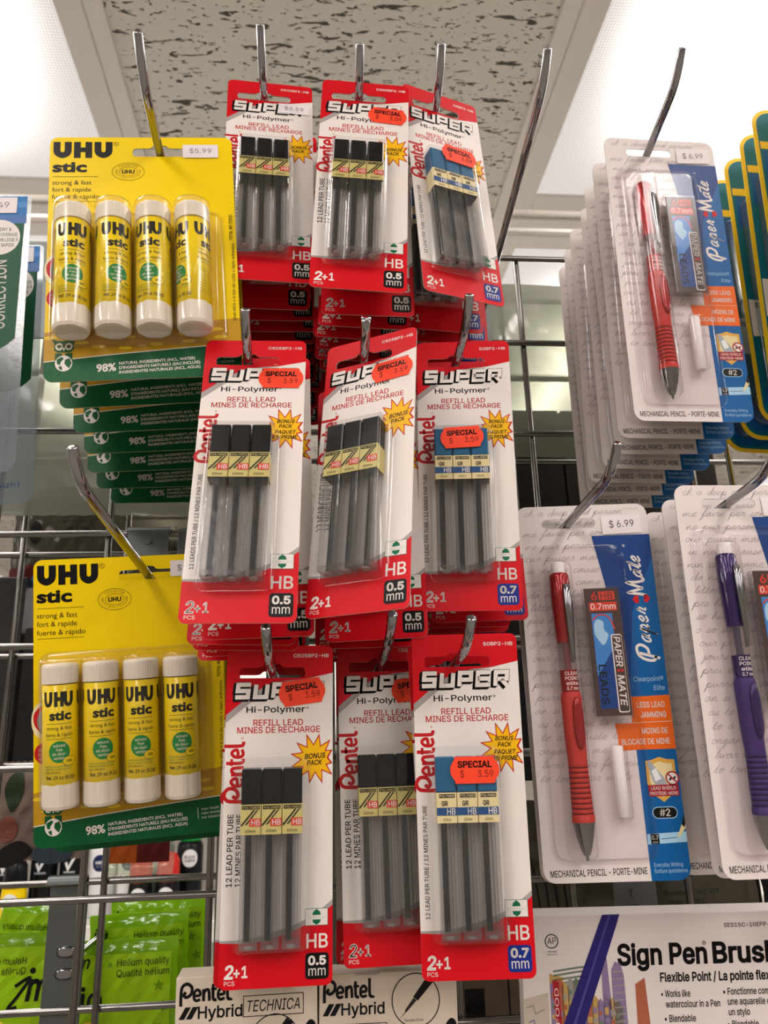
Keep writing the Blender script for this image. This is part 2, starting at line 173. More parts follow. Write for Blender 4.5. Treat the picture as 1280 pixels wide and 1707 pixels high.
# outlines of the sans lettering: one line per letter = letter, advance, then closed loops of x y pairs (two base-85 digits each)
SANS = """A=A:X:P;a=O<0=O=8:P<m:P<6<=<2<G<.<S<*<a<%<p;v=,;p=@;w=@;q=,;k<p;f<`;Z<=;&:P!;2;B;2;_<`;_<`;B
B=5:o:P:o=O;u=O</=N<>=K<J=F<U=@<_=7<e=.<j=#<m<n<n<b<m<W<l<N<h<F<d<?<_<:<X<5<R<1<K<.<C<+<C<)<L<(<T<%<];w<d;q<k;j<p;b<t;W<w;L<x;?<w;3<t;'<o:r<h:i<_:a<R:Y<D:T<4:Q;w:P!;9:n;v:n<2:o<@:s<K;#<R;+<V;5<X;?<W;H<U;P<Q;W<L;_<F;d<?;i<6;m<-;o;x;o;9;o!;9<5;s<5<&<5<.<7<6<:<=<><C<C<H<I<K<P<M<X<N<a<M<l<I<u<B='<9=.<-=2;t=3;9=3
C=P<,:M;m:N;X:T;F:];6:j;);#:t;5:l;I:g;a:e<%:g<?:l<V:t<l;)=(;6=7;F=C;X=L;m=Q<,=S<8=R<D=P<P=M<[=I<f=C<p===#=5=*=,=1<x=6<m=;<b==<T<s<T<q<^<n<e<j<l<e<s<`<x<Y='<R=+<K=/<D=1<<=3<4=5<,=5;s=4;e=0;W=);K<v;B<k;9<];4<L;0<:;/<%;0;g;4;S;:;C;B;6;K;*;W:w;e:q;s:m<,:k<4:l<<:m<D:o<K:r<R:u<Y;#<`;(<e;.<j;4<n;;<q;C<s;K==;K=;;?=6;3=1;(=*:u=#:l<p:d<g:]<[:W<P:R<E:O<8:M
D=L;i:P;+:P;+:n;g:n<%:o<6:s<E;#<Q;,<];8<d;F<j;U<m;h<o<&<m<9<j<K<e<Z<]<i<R<t<F='<7=.<'=2;j=3;*=3;*=O;m=O<.=N<C=I<V=@<g=5<u=&=*<k=2<U=6<?=8<&=6;b=1;K=*;6<u;%<g:l<U:`<B:W<,:R!;9=O;9:P:o:P:o=O
E<x:o:P:o=O<a=O<a=3;9=3;9<5<X<5<X;n;9;n;9:n<c:n<c:P
F<t:o:P:o=O<`=O<`=3;9=3;9<1<S<1<S;k;9;k;9:P
G=U<,:M;m:N;X:T;F:^;6:j;(;#:t;5:l;I:g;b:e<%:g<?:l<V:t<l;(=(;6=7;E=C;W=L;l=Q<*=S<8=R<D=P<P=M<[=H<g=C<q=<=#=4=+=+=2<w=7<m=;<a=><T<s<T<p<]<m<e<i<l<d<r<_<w<X=&<R=+<K=.<D=1<<=3<3=4<+=5;r=4;d=0;W=);K<v;A<k;9<];4<L;0<:;/<%;0;g;4;S;:;C;B;6;L;*;W:w;e:q;s:m<,:k<::l<G:p<R:u<^;&<f;.<m;9<r;E<u;R<v;a=*;`<3;`<3<&=@<&=@;`=>;K=:;9=2;(=(:p<r:d<c:Y<R:R<@:N
H=S:o:P:o=O;9=O;9<6<k<6<k=O=5=O=5:P<k:P<k;p;9;p;9:P
I<<:a:P:a:n;6:n;6=3:a=3:a=O<-=O<-=3;V=3;V:n<-:n<-:P
J<m;X:M;B:O;0:U:w:a:k:p:d;-:b;D:b;Q;,;Q;,;D;-;5;1;*;8:v;A:o;K:k;X:j;e:k;o:o;x:v<);*<-;5<.;D<.=O<N=O<N;D<L;-<E:p<9:a<*:U;m:O
K=:;/;D;/;h;A<);F<0;L<7;R<>;X<E;`<K;f<R<]=O=1=O;p<0;n<0!:o:P:o=O;9=O;9<M;9;l;9;];9:P!<a:P;Y<(;n<A=1:P
L<k:o:P:o=O;9=O;9:n<[:n<[:P
M>6:o:P:o=O;G=O<1;Y<G:i<@:i<V;Y=?=O=n=O=n:P=M:P=M<7=N=6=Q=6=5<7<Q:P<5:P;P<7;3=6;6=6;8<7;8:P
N=W:o:P:o=O;?=O<R;V<i;0<m;(<r:u<v:l<q:l<q:u<p;(<o;1<n;]<n=O=9=O=9:P<h:P;a<7;1=3;7=4;9<7;9:P
O=]<+:M;l:N;X:T;F:];6:j;);#:t;5:l;I:g;a:e<%:g<?:l<V:t<l;)=(;6=7;F=C;X=L;l=Q<+=S<A=Q<T=L<g=C<w=7=.=(=9<l=A<V=F<?=H<%=F;a=A;I=9;5=.;#<w:j<g:]<T:T<A:N!<+:k<::m<H:q<U:w<a;*<k;5<s;C=#;S=';f=(<%='<:=#<L<s<]<k<k<a<v<U=)<H=0<:=4<+=5;s=4;e=0;W=);L<v;B<k;:<];4<L;0<:;/<%;0;f;4;S;:;C;B;5;L;*;W:w;e:q;s:m
P=/:o:P:o=O;r=O<.=N<>=K<L=E<X==<b=3<j=(<o<q<r<d<s<T<r<E<o<7<j<+<b;u<X;l<L;d<>;^<.;Y;r;X;2;X;2;u;p;u<';v<1;x<;<&<B<+<H<1<M<9<P<A<R<J<R<T<R<_<P<h<M<p<H<w<B='<:=,<1=0<'=2;p=3;9=3;9:P
Q=];w;K<B;K<`;%<g:q=;:8<o:8<S:^<L:h!<+:M;l:N;X:T;F:];6:j;);#:t;5:l;I:g;a:e<%:g<?:l<V:t<l;)=(;6=7;F=C;X=L;l=Q<+=S<A=Q<T=L<g=C<w=7=.=(=9<l=A<V=F<?=H<%=F;a=A;I=9;5=.;#<w:j<g:]<T:T<A:N!<+:k<::m<H:q<U:w<a;*<k;5<s;C=#;S=';f=(<%='<:=#<L<s<]<k<k<a<v<U=)<H=0<:=4<+=5;s=4;e=0;W=);L<v;B<k;:<];4<L;0<:;/<%;0;f;4;S;:;C;B;5;L;*;W:w;e:q;s:m
R=1:o:P:o=O;r=O<.=N<?=K<M=E<X=><c=4<j=*<o<s<s<f<t<V<s<G<o<:<j<.<c<#<X;p<L;i<>;c<.;`;r;_;+;_;+<&;q<&<'<&<2<(<;<+<B<0<H<5<M<<<P<D<R<M<S<V<R<a<P<i<M<q<H<x<B=(<;=-<2=0<'=2;p=3;9=3;9:P!<W:P;o;o<=;o=':P
S=0;l:L;Y:M;I:P;;:U;.:[;$:e:q:o:j;%:f;1:d;?;/;?;1;6;4;.;9;';?:w;F:r;N:n;W:l;b:j;l:j;w:j<+:l<5:o<=:s<E;#<K;)<O;0<R;8<S;A<R;H<P;O<L;T<G;Y<A;_<:;b<2;f<*;h;v;k;W;t;C<$;3<-;&<7:s<B:m<P:k<a:l<o:p=&:v=1;)=;;4=C;@=J;N=O;]=R;n=S<(=R<7=O<D=J<P=C<Z=;<d=1<j=&<n<q<o<d<O<d<L<p<F=$<==,<2=2<%=5;l=6;b=6;W=4;O=1;G=-;A=(;;<x;8<r;5<j;5<c;5<Z;8<S;<<M;B<H;I<D;P<@;W<=;_<;;f<9<*<2<2</<:<-<B<*<J<&<R;x<Y;s<a;m<g;f<l;_<p;U<r;K<s;@<r;3<n;&<h:q<`:f<T:^<H:U<9:P<(:M
T=1:a=3:a=O<w=O<w=3<&=3<&:P;[:P;[=3
U=T<':L;j:M;X:Q;H:X;::b;/:l;%;#:u;1:p;A:o;R:o=O;9=O;9;T;:;H;=;=;A;4;H;+;O;#;Y:s;d:n;p:l<':k<5:l<A:n<K:s<U;#<];+<c;4<h;=<j;H<k;T<k=O=6=O=6;R=4;A=0;1=);#<v:l<j:b<]:X<L:Q<;:M
V=A;b:P:X=O;%=O;[;c;_;Y;c;M;h;@;m;0;r:t;x:`;q:`;w:u<';1<+;@<0;M<4;Y<7;c<l=O=8=O<1:P
W>S;I:P:X=O;$=O;M;^;^:e;Z:e;l;^<?=O<e=O=8;^=J:e=E:e=V;^>*=O>K=O=Z:P=5:P<_<G<[<R<X<_<V<k<S<x<P=/<N=><U=><R=0<P=#<M<l<K<`<H<S<E<G;o:P
X=>:Y:P;i<4;i;r:`=O;/=O;v<8;p<8<;<o<b=O=0=O<';s<'<5=5:P<f:P<8;<;o;p;v;p;V;<;):P
Y==;b:P;b;d:X=O;)=O;[<R;a<I;g<A;k<8;p</;t<%<#;o;l;o;p<%;u</<$<8<(<A<-<J<2<R<f=O=5=O<,;d<,:P
Z=,:f:P:f:h</<h<4<o<9<w<P=?<T=4<J=4<?=3;k=3:e=3:e=O<m=O<m=8;O;;;J;3;D;+;,:b;(:l;2:m;=:m;g:n<o:n<o:P
a<j;K:L;?:L;4:O;*:R:w:X:o:_:i:g:d:q:a;%:`;1:a;;:c;D:g;K:k;R:q;W:x;];);`;1;c;:;e;B;g;K;i;T;j;q;m;w;n<';p<+;q<-;t</;w</<.<.<4<+<:<(<?<#<D;t<G;m<I;f<K;^<K;T<K;M<J;F<G;@<D;:<@;6<<;2<8;/<4;-</:e<8:k<B:q<K:x<S;+<Y;4<_;=<c;H<e;R<g;]<g;d<g;l<f;s<e<&<b<-<_<5<Z<<<U<B<N<G<F<K<<<N<1<N<$<N:P<0:P<0:k<.:k<,:f<(:b<$:];u:X;o:T;h:Q;`:N;U:L!;P:h;[:h;f:k;n:n;u:s<%;#<*;*<-;1</;8<0;@<0;Z<.;X<+;W<(;V;L;N;E;L;>;J;8;H;3;E;/;A;+;<;*;6;);/;););+;$;.:u;2:q;6:n;<:k;B:i;I:h
b=%;o:L;d:M;Y:O;Q:R;J:V;E:[;@:a;<:f;9:j;6:n;3:n;3:P:k:P:k=O;4=O;4<F;6<F;9<J;<<N;@<S;D<X;J<];Q<a;Y<e;c<g;o<g<(<f<6<b<B<Z<N<Q<W<F<`<8<f<)<i;m<j;Y<i;F<f;5<`;%<W:n<N:b<C:X<6:Q<(:M!;j:h;u:i<):m<2:r<9;#<?;+<D;5<G;A<I;M<J;Z<I;h<G;t<D<)<?<2<9<;<2<B<)<G;u<J;j<K;_<J;T<G;L<B;D<;;><3;9<);6;t;4;h;3;Z;4;L;6;@;:;5;>;+;D:x;L:q;T:l;_:i
c<m;d:L;R:M;C:Q;5:X;):b:u:n:m;&:g;5:c;F:b;Y:c;m:g<(:m<8:u<E;)<Q;5<Z;C<b;R<f;d<g;m<g;v<f<(<d<0<a<8<]<?<X<E<S<K<M<P<G<T<@<X<8<[<0<=<)<<<.<:<2<7<7<4<;<1<><-<A<)<D<$<G;u<H;p<J;j<K;d<K;W<J;L<G;D<A;<<:;6<1;1<';.;r;,;f;+;Y;,;L;.;A;1;6;6;,;<;#;D:r;L:m;W:i;d:h;j:i;p:i;u:k<$:m<):o<-:r<1:u<5;#<8;'<:;,<<;1<>;6<[;.<Y;&<U:t<Q:m<K:g<F:a<?:[<8:V<0:S<(:P;v:N;m:L
d=%;^:L;M:M;?:Q;3:X;':b:t:n:l;%:g;5:c;F:b;Y:c;m:g<):l<8:t<F;(<Q;3<Z;@<b;N<f;^<g;i<g;r<e<$<a<+<]<1<X<6<S<9<N<=<J<?<F<A<F<A=O<a=O<a:P<B:P<B:n<?:n<=:j<9:f<5:a<1:[<+:V<$:R;r:O;i:M!;b:h;m:i;w:l<*:q<1:x<7;+<<;5<?;@<A;L<B;Z<A;h<?;t<<<)<7<3<1<;<*<B;w<G;m<J;b<K;V<J;L<G;C<B;<<;;6<2;1<);.;t;,;h;+;Z;,;M;.;A;1;5;6;+;<;#;D:r;L:m;V:i
e<q;f:L;S:M;D:Q;5:X;):b:u:n:m;%:g;5:c;F:b;X:c;l:g<':m<7:u<E;)<P;5<Z;B<b;Q<f;c<g;m<g;w<e<+<b<4<^<=<W<F<P<M<H<S<><Y<3<]<&<`;m<a;]<a;P:v;P:v;j<O;j<A;a<@;m<>;x<;<,<6<5<0<=<)<C;w<G;m<J;c<K;W<J;M<G;D<C;=<=;6<5;1<-;.<#;,;p;+;e;+;T;,;F;.;;;2;0;8;';>:v;G:p;P:k;Z:i;f:h;n:h;t:j<%:k<+:n<0:q<5:u<9;$<<;*<?;0<];(<Y:u<T:l<N:e<F:^<=:W<3:R<(:O;s:M
f<%;n<e;n<J:S<J:S<e!;#:P;#=);$=3;'=<;+=D;0=K;7=P;?=T;G=W;P=Y;Y=Z;`=Z;f=Y;k=X;u=U;n=;;]=>;T==;M=;;H=7;E=2;C=+;B<x;B:P
g=&;c9Z;U9Z;I9];>9`;49d;,9i;$9o:t9u:o:&:j:-;.:<;1:8;4:3;8:/;<:+;B:';H:$;P9w;X9v;c9u;r9w<(:$<3:*<;:3<@:?<B:M<B:s<?:s<<:o<9:k<5:f<1:a<+:]<$:X;r:U;i:S;]:R;N:T;@:W;3:^;(:g:t:q:m;(:g;7:c;H:b;[:c;n:g<):l<9:t<F;(<Q;3<Z;@<b;N<f;^<g;i<g;s<e<%<a<,<]<1<X<6<S<:<N<=<J<@<E<C<E<C<e<a<e<a:L<`:<<[:/<U:#<M9p<C9h<79b<*9^;r9[!;b:o;m:o;w:r<*:w<1;'<7;.<<;8<?;B<B;N<B;[<B;i<?;u<<<*<7<3<1<<<*<B;w<G;n<J;b<K;V<J;L<G;D<B;<<;;6<3;1<);.;t;,;i;+;[;,;O;.;C;1;8;6;/;<;';D:w;L:r;V:o
h<t;4;m;4:P:k:P:k=O;4=O;4<6;.<6;5<E;=<R;G<[;R<b;`<f;n<g<$<f</<d<:<_<C<X<J<P<P<F<U<;<X<-<Y;t<Y:P<::P<:;r<9<)<5<5<.<><&<E;q<I;e<K;[<J;S<H;K<E;E<@;?<:;:<3;7<+;5;x
i;N:k:P:k<e;4<e;4:P!;%=.:u=/:p=1:l=4:h=8:f==:f=C:f=H:h=M:l=Q:p=T:u=V;%=W;*=V;/=T;4=Q;7=M;9=H;:=C;9==;7=8;4=4;/=1;*=/
j;N:k<e;4<e;4:A;3:6;1:,;.:#;)9q;#9k:q9e:i9b:^9_:R9_:K9_:K:%:Q:%:Y:%:`:(:e:,:i:2:k:9:k:A!;%=.:u=/:p=1:l=4:h=8:f==:e=C:f=H:h=M:l=Q:p=T:u=V;%=W;*=V;/=T;4=Q;7=M;9=H;:=C;9==;7=8;4=4;/=1;*=/
k<e;2;?;2;f;7;f<4<e<Z<e;W;`;T;`!:k:P:k=O;4=O;4:P!<9:P;E;X;[;n<a:P
l;Z;A:O;3:P;(:T:v:Z:p:d:l:n:k;%:k=O;4=O;4;,;4;%;5:t;7:p;::m;>:l;D:k;P:l;U:Q
m>-:k:P:k<e;3<e;3<:;1<:;4<C;8<L;=<S;C<Y;J<_;Q<c;Y<f;b<h;j<h;w<g<,<b<6<Z<=<Q<C<F<F<9<B<9<E<B<I<J<O<R<U<X<]<^<e<b<n<f<w<g=+<h=6<g=@<e=J<a=R<Z=Y<S=`<J=e<@=h<3=h<&=h:P=I:P=I<%=H<1=D<;==<B=5<G=,<J<x<K<p<K<i<I<b<F<[<B<W<=<S<7<P<1<N<)<N;x<N:P</:P</<(<.<2<*<:<$<B;s<G;j<J;`<K;W<K;P<I;J<F;D<B;><=;:<7;7</;5<';4;s;4:P
n<t;4;m;4:P:k:P:k<e;3<e;3<6;.<6;5<E;=<R;G<[;R<b;`<f;n<g<$<f</<d<9<_<B<X<J<P<P<F<U<;<X<-<Y;t<Y:P<::P<:;r<9<)<5<5<.<><&<E;q<I;e<K;[<J;S<H;K<E;E<@;?<:;:<3;7<+;5;x
o<w;d:L;R:M;C:Q;5:X;):b:u:n:m;&:g;5:c;F:b;Y:c;m:g<(:m<8:u<E;)<Q;5<Z;C<b;R<f;d<g;t<f<.<b<;<Z<G<Q<Q<E<Z<8<a<(<d;m<f;Y<d;F<a;5<Z;&<Q:n<G:b<;:X<.:Q;t:M!;d:h;p:i<$:m<-:r<5;#<;;,<@;6<C;A<E;L<F;Y<E;f<C;r<@<'<;<1<5<:<-<A<$<G;p<J;d<K;W<J;L<G;D<A;<<:;6<1;1<';.;r;,;f;+;Y;,;L;.;A;1;6;6;,;<;#;D:r;L:m;W:i
p=%:k9_:k<e;3<e;3<F;6<F;9<J;<<N;@<S;D<X;J<];Q<a;Y<e;c<g;o<g<(<f<6<b<B<Z<N<Q<W<F<`<8<f<)<i;m<j;Y<i;F<f;5<`;%<W:n<N:b<C:X<6:Q<(:M;o:L;d:M;Y:O;Q:R;J:V;E:[;@:a;<:f;9:j;6:n;4:n;49_!;j:h;u:i<):m<2:r<9;#<?;+<D;5<G;A<I;M<J;Z<I;h<G;t<D<)<?<2<9<;<2<B<)<G;u<J;j<K;_<J;T<G;L<B;D<;;><3;9<);6;t;4;h;3;Z;4;L;6;@;:;5;>;+;D:x;L:q;T:l;_:i
q=%<a9_<A9_<A:n<?:n<=:j<9:f<5:a<1:[<+:V<$:R;r:O;i:M;^:L;M:M;?:Q;3:X;':b:t:n:l;%:g;5:c;F:b;Y:c;m:g<):l<8:t<F;(<Q;3<Z;@<b;N<f;^<g;i<g;r<e<$<a<+<]<1<X<6<S<9<N<=<J<?<F<B<F<B<e<a<e!;b:h;m:i;w:l<*:q<1:x<7;+<<;5<?;@<A;L<B;Z<A;h<?;t<<<)<7<3<1<;<*<B;w<G;m<J;b<K;V<J;L<G;C<B;<<;;6<2;1<);.;t;,;h;+;Z;,;M;.;A;1;5;6;+;<;#;D:r;L:m;V:i
r<(:k:P:k<e;3<e;3<F;5<F;9<O;?<W;G<_;P<c;[<f;g<g;v<g;v<G;c<I;Z<H;R<F;K<C;D<?;><:;:<4;7<-;5<%;4;r;4:P
s<];V:L;I:M;>:N;3:R;):V:w:]:p:d:j:l:f:v:c;*;*;0;-;';2:u;9:o;A:k;K:i;V:h;c:i;m:k;v:p<':v<+;'<,;.<+;5<);:<%;?;v;C;o;F;f;I;F;P;6;U;);[:u;d:n;m:j;x:h</:i<9:l<C:r<L:x<S;+<Z;5<`;@<d;L<f;Y<g;f<g;q<e<%<a<.<]<5<V<;<P<A<H<E<@<H<7<,<1<)<8<%<>;u<D;n<I;e<K;Y<L;N<K;E<I;<<D;6<?;3<8;1<1;2<*;5<$;9;v;?;r;G;n;Q;k;o;e<);`<5;X<?;Q<F;G<J;=<L;0<K;&<G:r<B:i<;:a<2:Y<(:S;r:O;e:M
t;n;b<e;b<J:S<J:S<e!:q==;:==;:;,;;;$;<:t;?:p;C:l;I:k;P:j;a:l;g:Q;O:N;@:O;3:T;):[:w:e:s:q:q;)
u<t;V:M;J:N;?:Q;4:U;+:];$:e:t:n:o;$:l;1:k;@:k<e;4<e;4;C;5;5;9;*;?:v;H:p;S:k;`:j;i:k;q:m<#:p<):u</;$<4;+<7;4<9;=<:;G<:<e<Y<e<Y:P<;:P<;;)<@;)<9:o<1:c<':X;q:R;e:O
v<j;L:P:Y<e;%<e;N;I;R;=;U;2;X;&;]:q;`:f;c:Z;W:Z;Z:f;^:q;a;&;e;2;h;=;l;I<><e<a<e;m:P
w=n;@:P:[<e;'<e;>;g;A;Z;D;M;H;?;K;1;O:w;S:f;M:f;Q:v;T;0;X;>;[;L;`;Y<$<e<D<e<[;g<_;Z<b;M<f;?<i;0<m:v<p:f<k:f<n:v<r;0<u;?=#;L=&;Z=*;g=A<e=b<e=(:P<_:P<E;Q<0<O<7<O;x;Q;_:P
x<d:Z:P;Q;i;Q;Q:_<e;-<e;E<?;K<6;P<-;Y;s;_;k;d;c;S;c;X;k;];s;f<-;k<6;q<?<3<e<V<e;d;O;d;g<Y:P<5:P;o;&;j;.;e;7;[;G;V;N;Q;V;b;V;^;N;X;G;P;7;K;.;E;&;):P
y<j:i9a:p:%;$:#;*:#;/:$;4:%;8:';<:+;@:0;C:6;F:>;L:O:Y<e;%<e;N;I;R;=;U;2;X;&;[:q;`:f;c:Z;W:Z;Z:f;^:q;a;&;d;2;h;=;l;I<?<e<a<e;b:3;^:*;X9w;S9p;N9k;G9f;A9b;99`;19^;)9];$9^:u9^
z<e:f:P:f:h<%<F<%<G:i<G:i<e<L<e<L<K;::o;::m<O:m<O:P
0=4;m:M;Z:N;J:S;<:];0:i;%:x:s;4:n;H:j;a:i<%:j<?:n<W:t<l;&=(;0=7;<=C;J=L;Z=Q;m=S<)=Q<9=L<G=C<T=7<_=(<g<l<m<W<p<?<r<%<p;a<m;H<g;4<_:x<T:i<H:]<9:S<):N!;m:j<#:k<.:o<7:v<?;)<F;5<K;C<O;S<Q;g<R<%<Q<:<O<L<K<]<F<l<?<w<7=+<.=1<#=5;m=7;a=5;V=1;M=+;D<w;><l;9<];5<L;2<:;2<%;2;g;5;S;9;C;>;5;D;);M:v;V:o;a:k
1=4:w:P:w:l<j:l<j:P!<0=O<0:P;f:P;f=1;e=1;&<Y;&=&;_=O
2=4:q:P:q:i;q;n<$;x<,<+<3<3<9<;<><B<A<I<D<P<F<X<F<a<E<i<C<q<@<x<;=(<5=-</=1<'=4;u=6;l=7;b=6;Y=4;Q=1;J=,;E=&;@<v;=<n;;<e;;<[:r<[:s<k:v<x;&=.;.=9;7=B;C=I;O=N;^=R;l=S<%=R<3=O<?=I<J=B<S=:<[=0<a=$<d<n<f<a<e<W<c<N<`<E<[<<<U<2<N<'<E;r<9;e<+;U;G:o;G:m<j:m<j:P
3=4;i:M;Y:N;K:P;=:U;1:[;':d:t:n:m;#:i;/:g;=;2;=;3;5;6;-;:;';@:w;F:r;N:o;V:l;`:j;i:j;s:k<':l<0:o<7:t<>;#<C;)<G;1<J;:<K;C<J;L<H;U<D;^<?;e<8;l</;q<%;u;o;w;a;x;I;x;I<<<6=1<6=3:t=3:t=O<a=O<a=7;f<1;f<6;x<7<2<5<@<0<M<)<W;v<`;k<g;_<j;Q<k;C<j;5<f;(<`:r<W:g<L:^<@:V<3:Q<#:N
4=4:e;0:e;J;w=O<A=O;1;N;1;L<v;L<v;0!<3:P<3<E<Q<E<Q:P
5=4;k:M;[:N;M:Q;A:V;6:];,:e;$:o:t;$:q;0:o;<;8;<;9;5;<;.;@;';E:x;K:s;R:o;Y:l;b:k;k:j;t:k<(:m<0:q<8:w<>;'<C;/<G;8<I;B<J;L<I;W<G;a<C;k<=;s<7<#</<)<'<-;s<0;i<0;`<0;W</;O<,;G<);@<%;;;w:s<$;+=O<^=O<^=3;F=3;><=;?<=;E<A;L<E;T<H;]<K;f<L;o<M<$<L</<J<9<F<B<B<K<<<R<5<Y<,<`<#<d;p<h;e<j;Y<j;M<i;=<f;.<_:w<V:k<L:a<@:X<3:Q<$:N
6=4;m:M;^:N;O:Q;B:W;7:`;-:j;%:v:u;.:r;<:q;L:r;X:t;f;#;s;*<,;3<=;@<P<$=O<G=O;F<);D<);F<-;J<2;N<6;R<:;W<=;^<?;d<A;j<C;q<C<*<B<8<?<D<9<O<2<X<)<`;t<e;g<h;Y<i;J<h;:<e;,<_:u<V:j<L:`<A:W<4:Q<&:N!;m:i;w:j<):l<1:p<8:v<>;&<C;.<G;6<I;@<J;J<I;T<G;^<C;g<>;n<8;u<1<$<)<(;w<*;m<+;d<*;Z<(;R<$;K;u;E;n;@;g;<;_;:;T;9;J;:;@;<;6;@;.;E;&;K:v;R:p;Z:l;d:j
7=4;+:P<H=1<H=3:p=3:p=O<j=O<j=1;M:P
8=4;m:M;]:N;M:Q;?:V;3:^;(:f:v:p:p;%:l;1:k;?:l;I:n;S:r;^:v;f;&;n;.;u;5<$;><(;G<*;G<+;<<0;2<7;)<@;#<K:u<W:t<e:u<r;#=';(=2;0=;;9=C;D=J;P=O;_=R;m=S<&=R<3=O<?=J<J=C<S=;<[=2<a='<e<r<f<e<e<W<a<K<Z<@<Q<7<H<0<<<+<<<*<E<(<N<$<V;u<^;n<d;f<i;^<l;S<o;I<o;?<n;1<j;%<d:p<[:f<Q:^<D:V<7:Q<(:N!;m:j;x:j<,:l<4:o<<:s<B;#<G;)<K;0<N;8<N;@<N;I<K;R<G;Y<B;a<;;g<3;k<+;o;w;q;m;r;c;q;X;o;P;k;H;g;A;a;<;Y;8;R;5;I;5;@;5;8;8;0;;;);A;#;G:s;O:o;W:l;b:j!;m<7;v<7<(<9</<<<6<@<;<E<@<K<C<R<E<Z<F<c<E<k<C<r<@=#<;=)<6=.<0=2<(=5;v=6;m=7;d=6;[=5;T=2;M=.;H=);C=#;@<r;><k;=<c;><Z;@<R;C<K;H<E;M<@;T<<;[<9;d<7
9=4;m=S<&=R<4=N<A=H<L=@<V=6<_=*<e<s<h<d<i<S<i<G<f<:<a<-<Z;t<P;c<D;O;`:P;<:P<=;x<@;x<=;s<:;o<6;k<1;g<,;d<&;a;v;_;p;^;i;];Y;^;L;b;@;g;5;n;,;x;$<,:u<9:r<G:q<V:r<f:u<t;%=+;-=7;7=@;B=H;O=N;^=R!;m=7;d=6;Z=4;R=0;K=+;E=$;@<s;=<j;:<a;:<V;:<L;=<B;@<:;E<2;K<,;R<';Z<#;d;v;m;v;w;v<)<#<1<'<8<,<><2<C<9<G<B<I<K<J<U<I<`<G<j<C<s<>=$<8=+<1=0<)=4;w=6
.;Y;+:N;%:O:u:Q:p:T:m:Y:k:`:j:e:k:l:m:q:p:v:u;#;%;&;+;&;1;&;6;#;;:v;?:q;A:l;B:e;A:`;?:Y;;:T;6:Q;1:O
,;Y:d9j:s:u;?:u;%9j
+=4;_:b;_<]<&<]<&:b!:p;Q:p;m<j;m<j;Q
-=4<N;v<N;Y;4;Y;4;v
/<#;q=[:u:*:W:*;T=[
&=1;^:M;M:N;?:Q;2:V;':^:t:f:l:p:f;%:c;1:b;>:c;H:e;Q:i;Z:n;c:t;j;%;q;.;x;7<*;A<1;h<N;r<V;v<Z<#<^<%<b<'<g<)<l<)<q<(=#<%=*;w=0;q=4;i=7;a=7;Z=7;T=6;O=4;J=1;G=-;D=);A=$;@<t;?<n;@<h;A<b;D<];G<V;K<P;O<J;b<4=,:P<]:P;Q;p;8<8;1<A;+<J;'<R;#<[:w<e:w<n:x=#;$=-;(=6;.=>;5=E;>=J;H=N;S=Q;`=R;l=Q;w=N<+=J<3=E<:=><@=7<D=.<G=%<H<q<G<j<F<c<D<[<@<T<<<N<8<H<2<C<,<><&<8;H;i;?;a;7;Y;2;R;.;K;,;D;+;=;,;5;.;-;2;';6:w;<:r;C:n;J:k;R:i;[:h;f:i;p:k<$:o<-:s<5;$<=;+<C;3<I;<<N;G<R;R<T;_<T;l<s;l<r;]<p;N<m;C<i;9<e;0<`;)<[;#<V:t<S:p<L:h<D:`<9:Y<.:S;w:P;k:M
%>N;S<3;H<4;?<7;7<;;0<@;+<F;&<N;#<V:w<_:v<i:v<u:w=(;#=1;&=9;+=A;1=G;7=L;?=P;I=S;S=S;^=S;g=P;o=L;v=G<&=A<*=9<-=1</=(<0<u<0<i</<_<-<V<*<N<%<F;v<@;o<;;g<7;^<4!;S<J;[<K;b<N;f<S;i<Y;k<a;l<i;l<u;k=';i=.;f=4;b=9;[=<;S==;K=<;E=9;@=4;==.;;=';;<u;;<i;;<a;=<Y;@<S;E<N;K<K!=L:K=A:L=8:N=0:R=):X=$:_<u:f<r:o<p:w<o;+<o;7<p;@<r;I<u;Q=$;Y=);`=0;e=8;i=A;l=L;l=V;l=`;i=h;e=o;`=t;Y>#;Q>&;I>(;@>(;7>(;+>(:w>&:o>#:f=t:_=o:X=h:R=`:N=V:L!=L:b=S:c=Y:f=_:k=b:r=d;#=d;+=d;7=d;?=b;F=_;L=Z;Q=S;T=L;U=D;T=>;Q=9;L=6;F=4;?=3;7=3;+=4;#=6:r=9:k==:f=D:c!;=:P=B=O=`=O;Z:P
$=0;a:+;a=v;v=v;v:+!;l:L;Y:M;I:P;;:U;.:[;$:e:q:o:j;%:f;1:d;?;/;?;1;6;4;.;9;';?:w;F:r;N:n;W:l;b:j;l:j;w:j<+:l<5:o<=:s<E;#<K;)<O;0<R;8<S;A<R;H<P;O<L;T<G;Y<A;_<:;b<2;f<*;h;v;k;W;t;C<$;3<-;&<7:s<B:m<P:k<a:l<o:p=&:v=1;)=;;4=C;@=J;N=O;]=R;n=S<(=R<7=O<D=J<P=C<Z=;<d=1<j=&<n<q<o<d<O<d<L<p<F=$<==,<2=2<%=5;l=6;b=6;W=4;O=1;G=-;A=(;;<x;8<r;5<j;5<c;5<Z;8<S;<<M;B<H;I<D;P<@;W<=;_<;;f<9<*<2<2</<:<-<B<*<J<&<R;x<Y;s<a;m<g;f<l;_<p;U<r;K<s;@<r;3<n;&<h:q<`:f<T:^<H:U<9:P<(:M
#=-;u:P<I=O<c=O<9:P!:U;A:Y;[<o;[<k;A!:q:P;D=O;_=O;4:P!:e<D:i<_=(<_=$<D
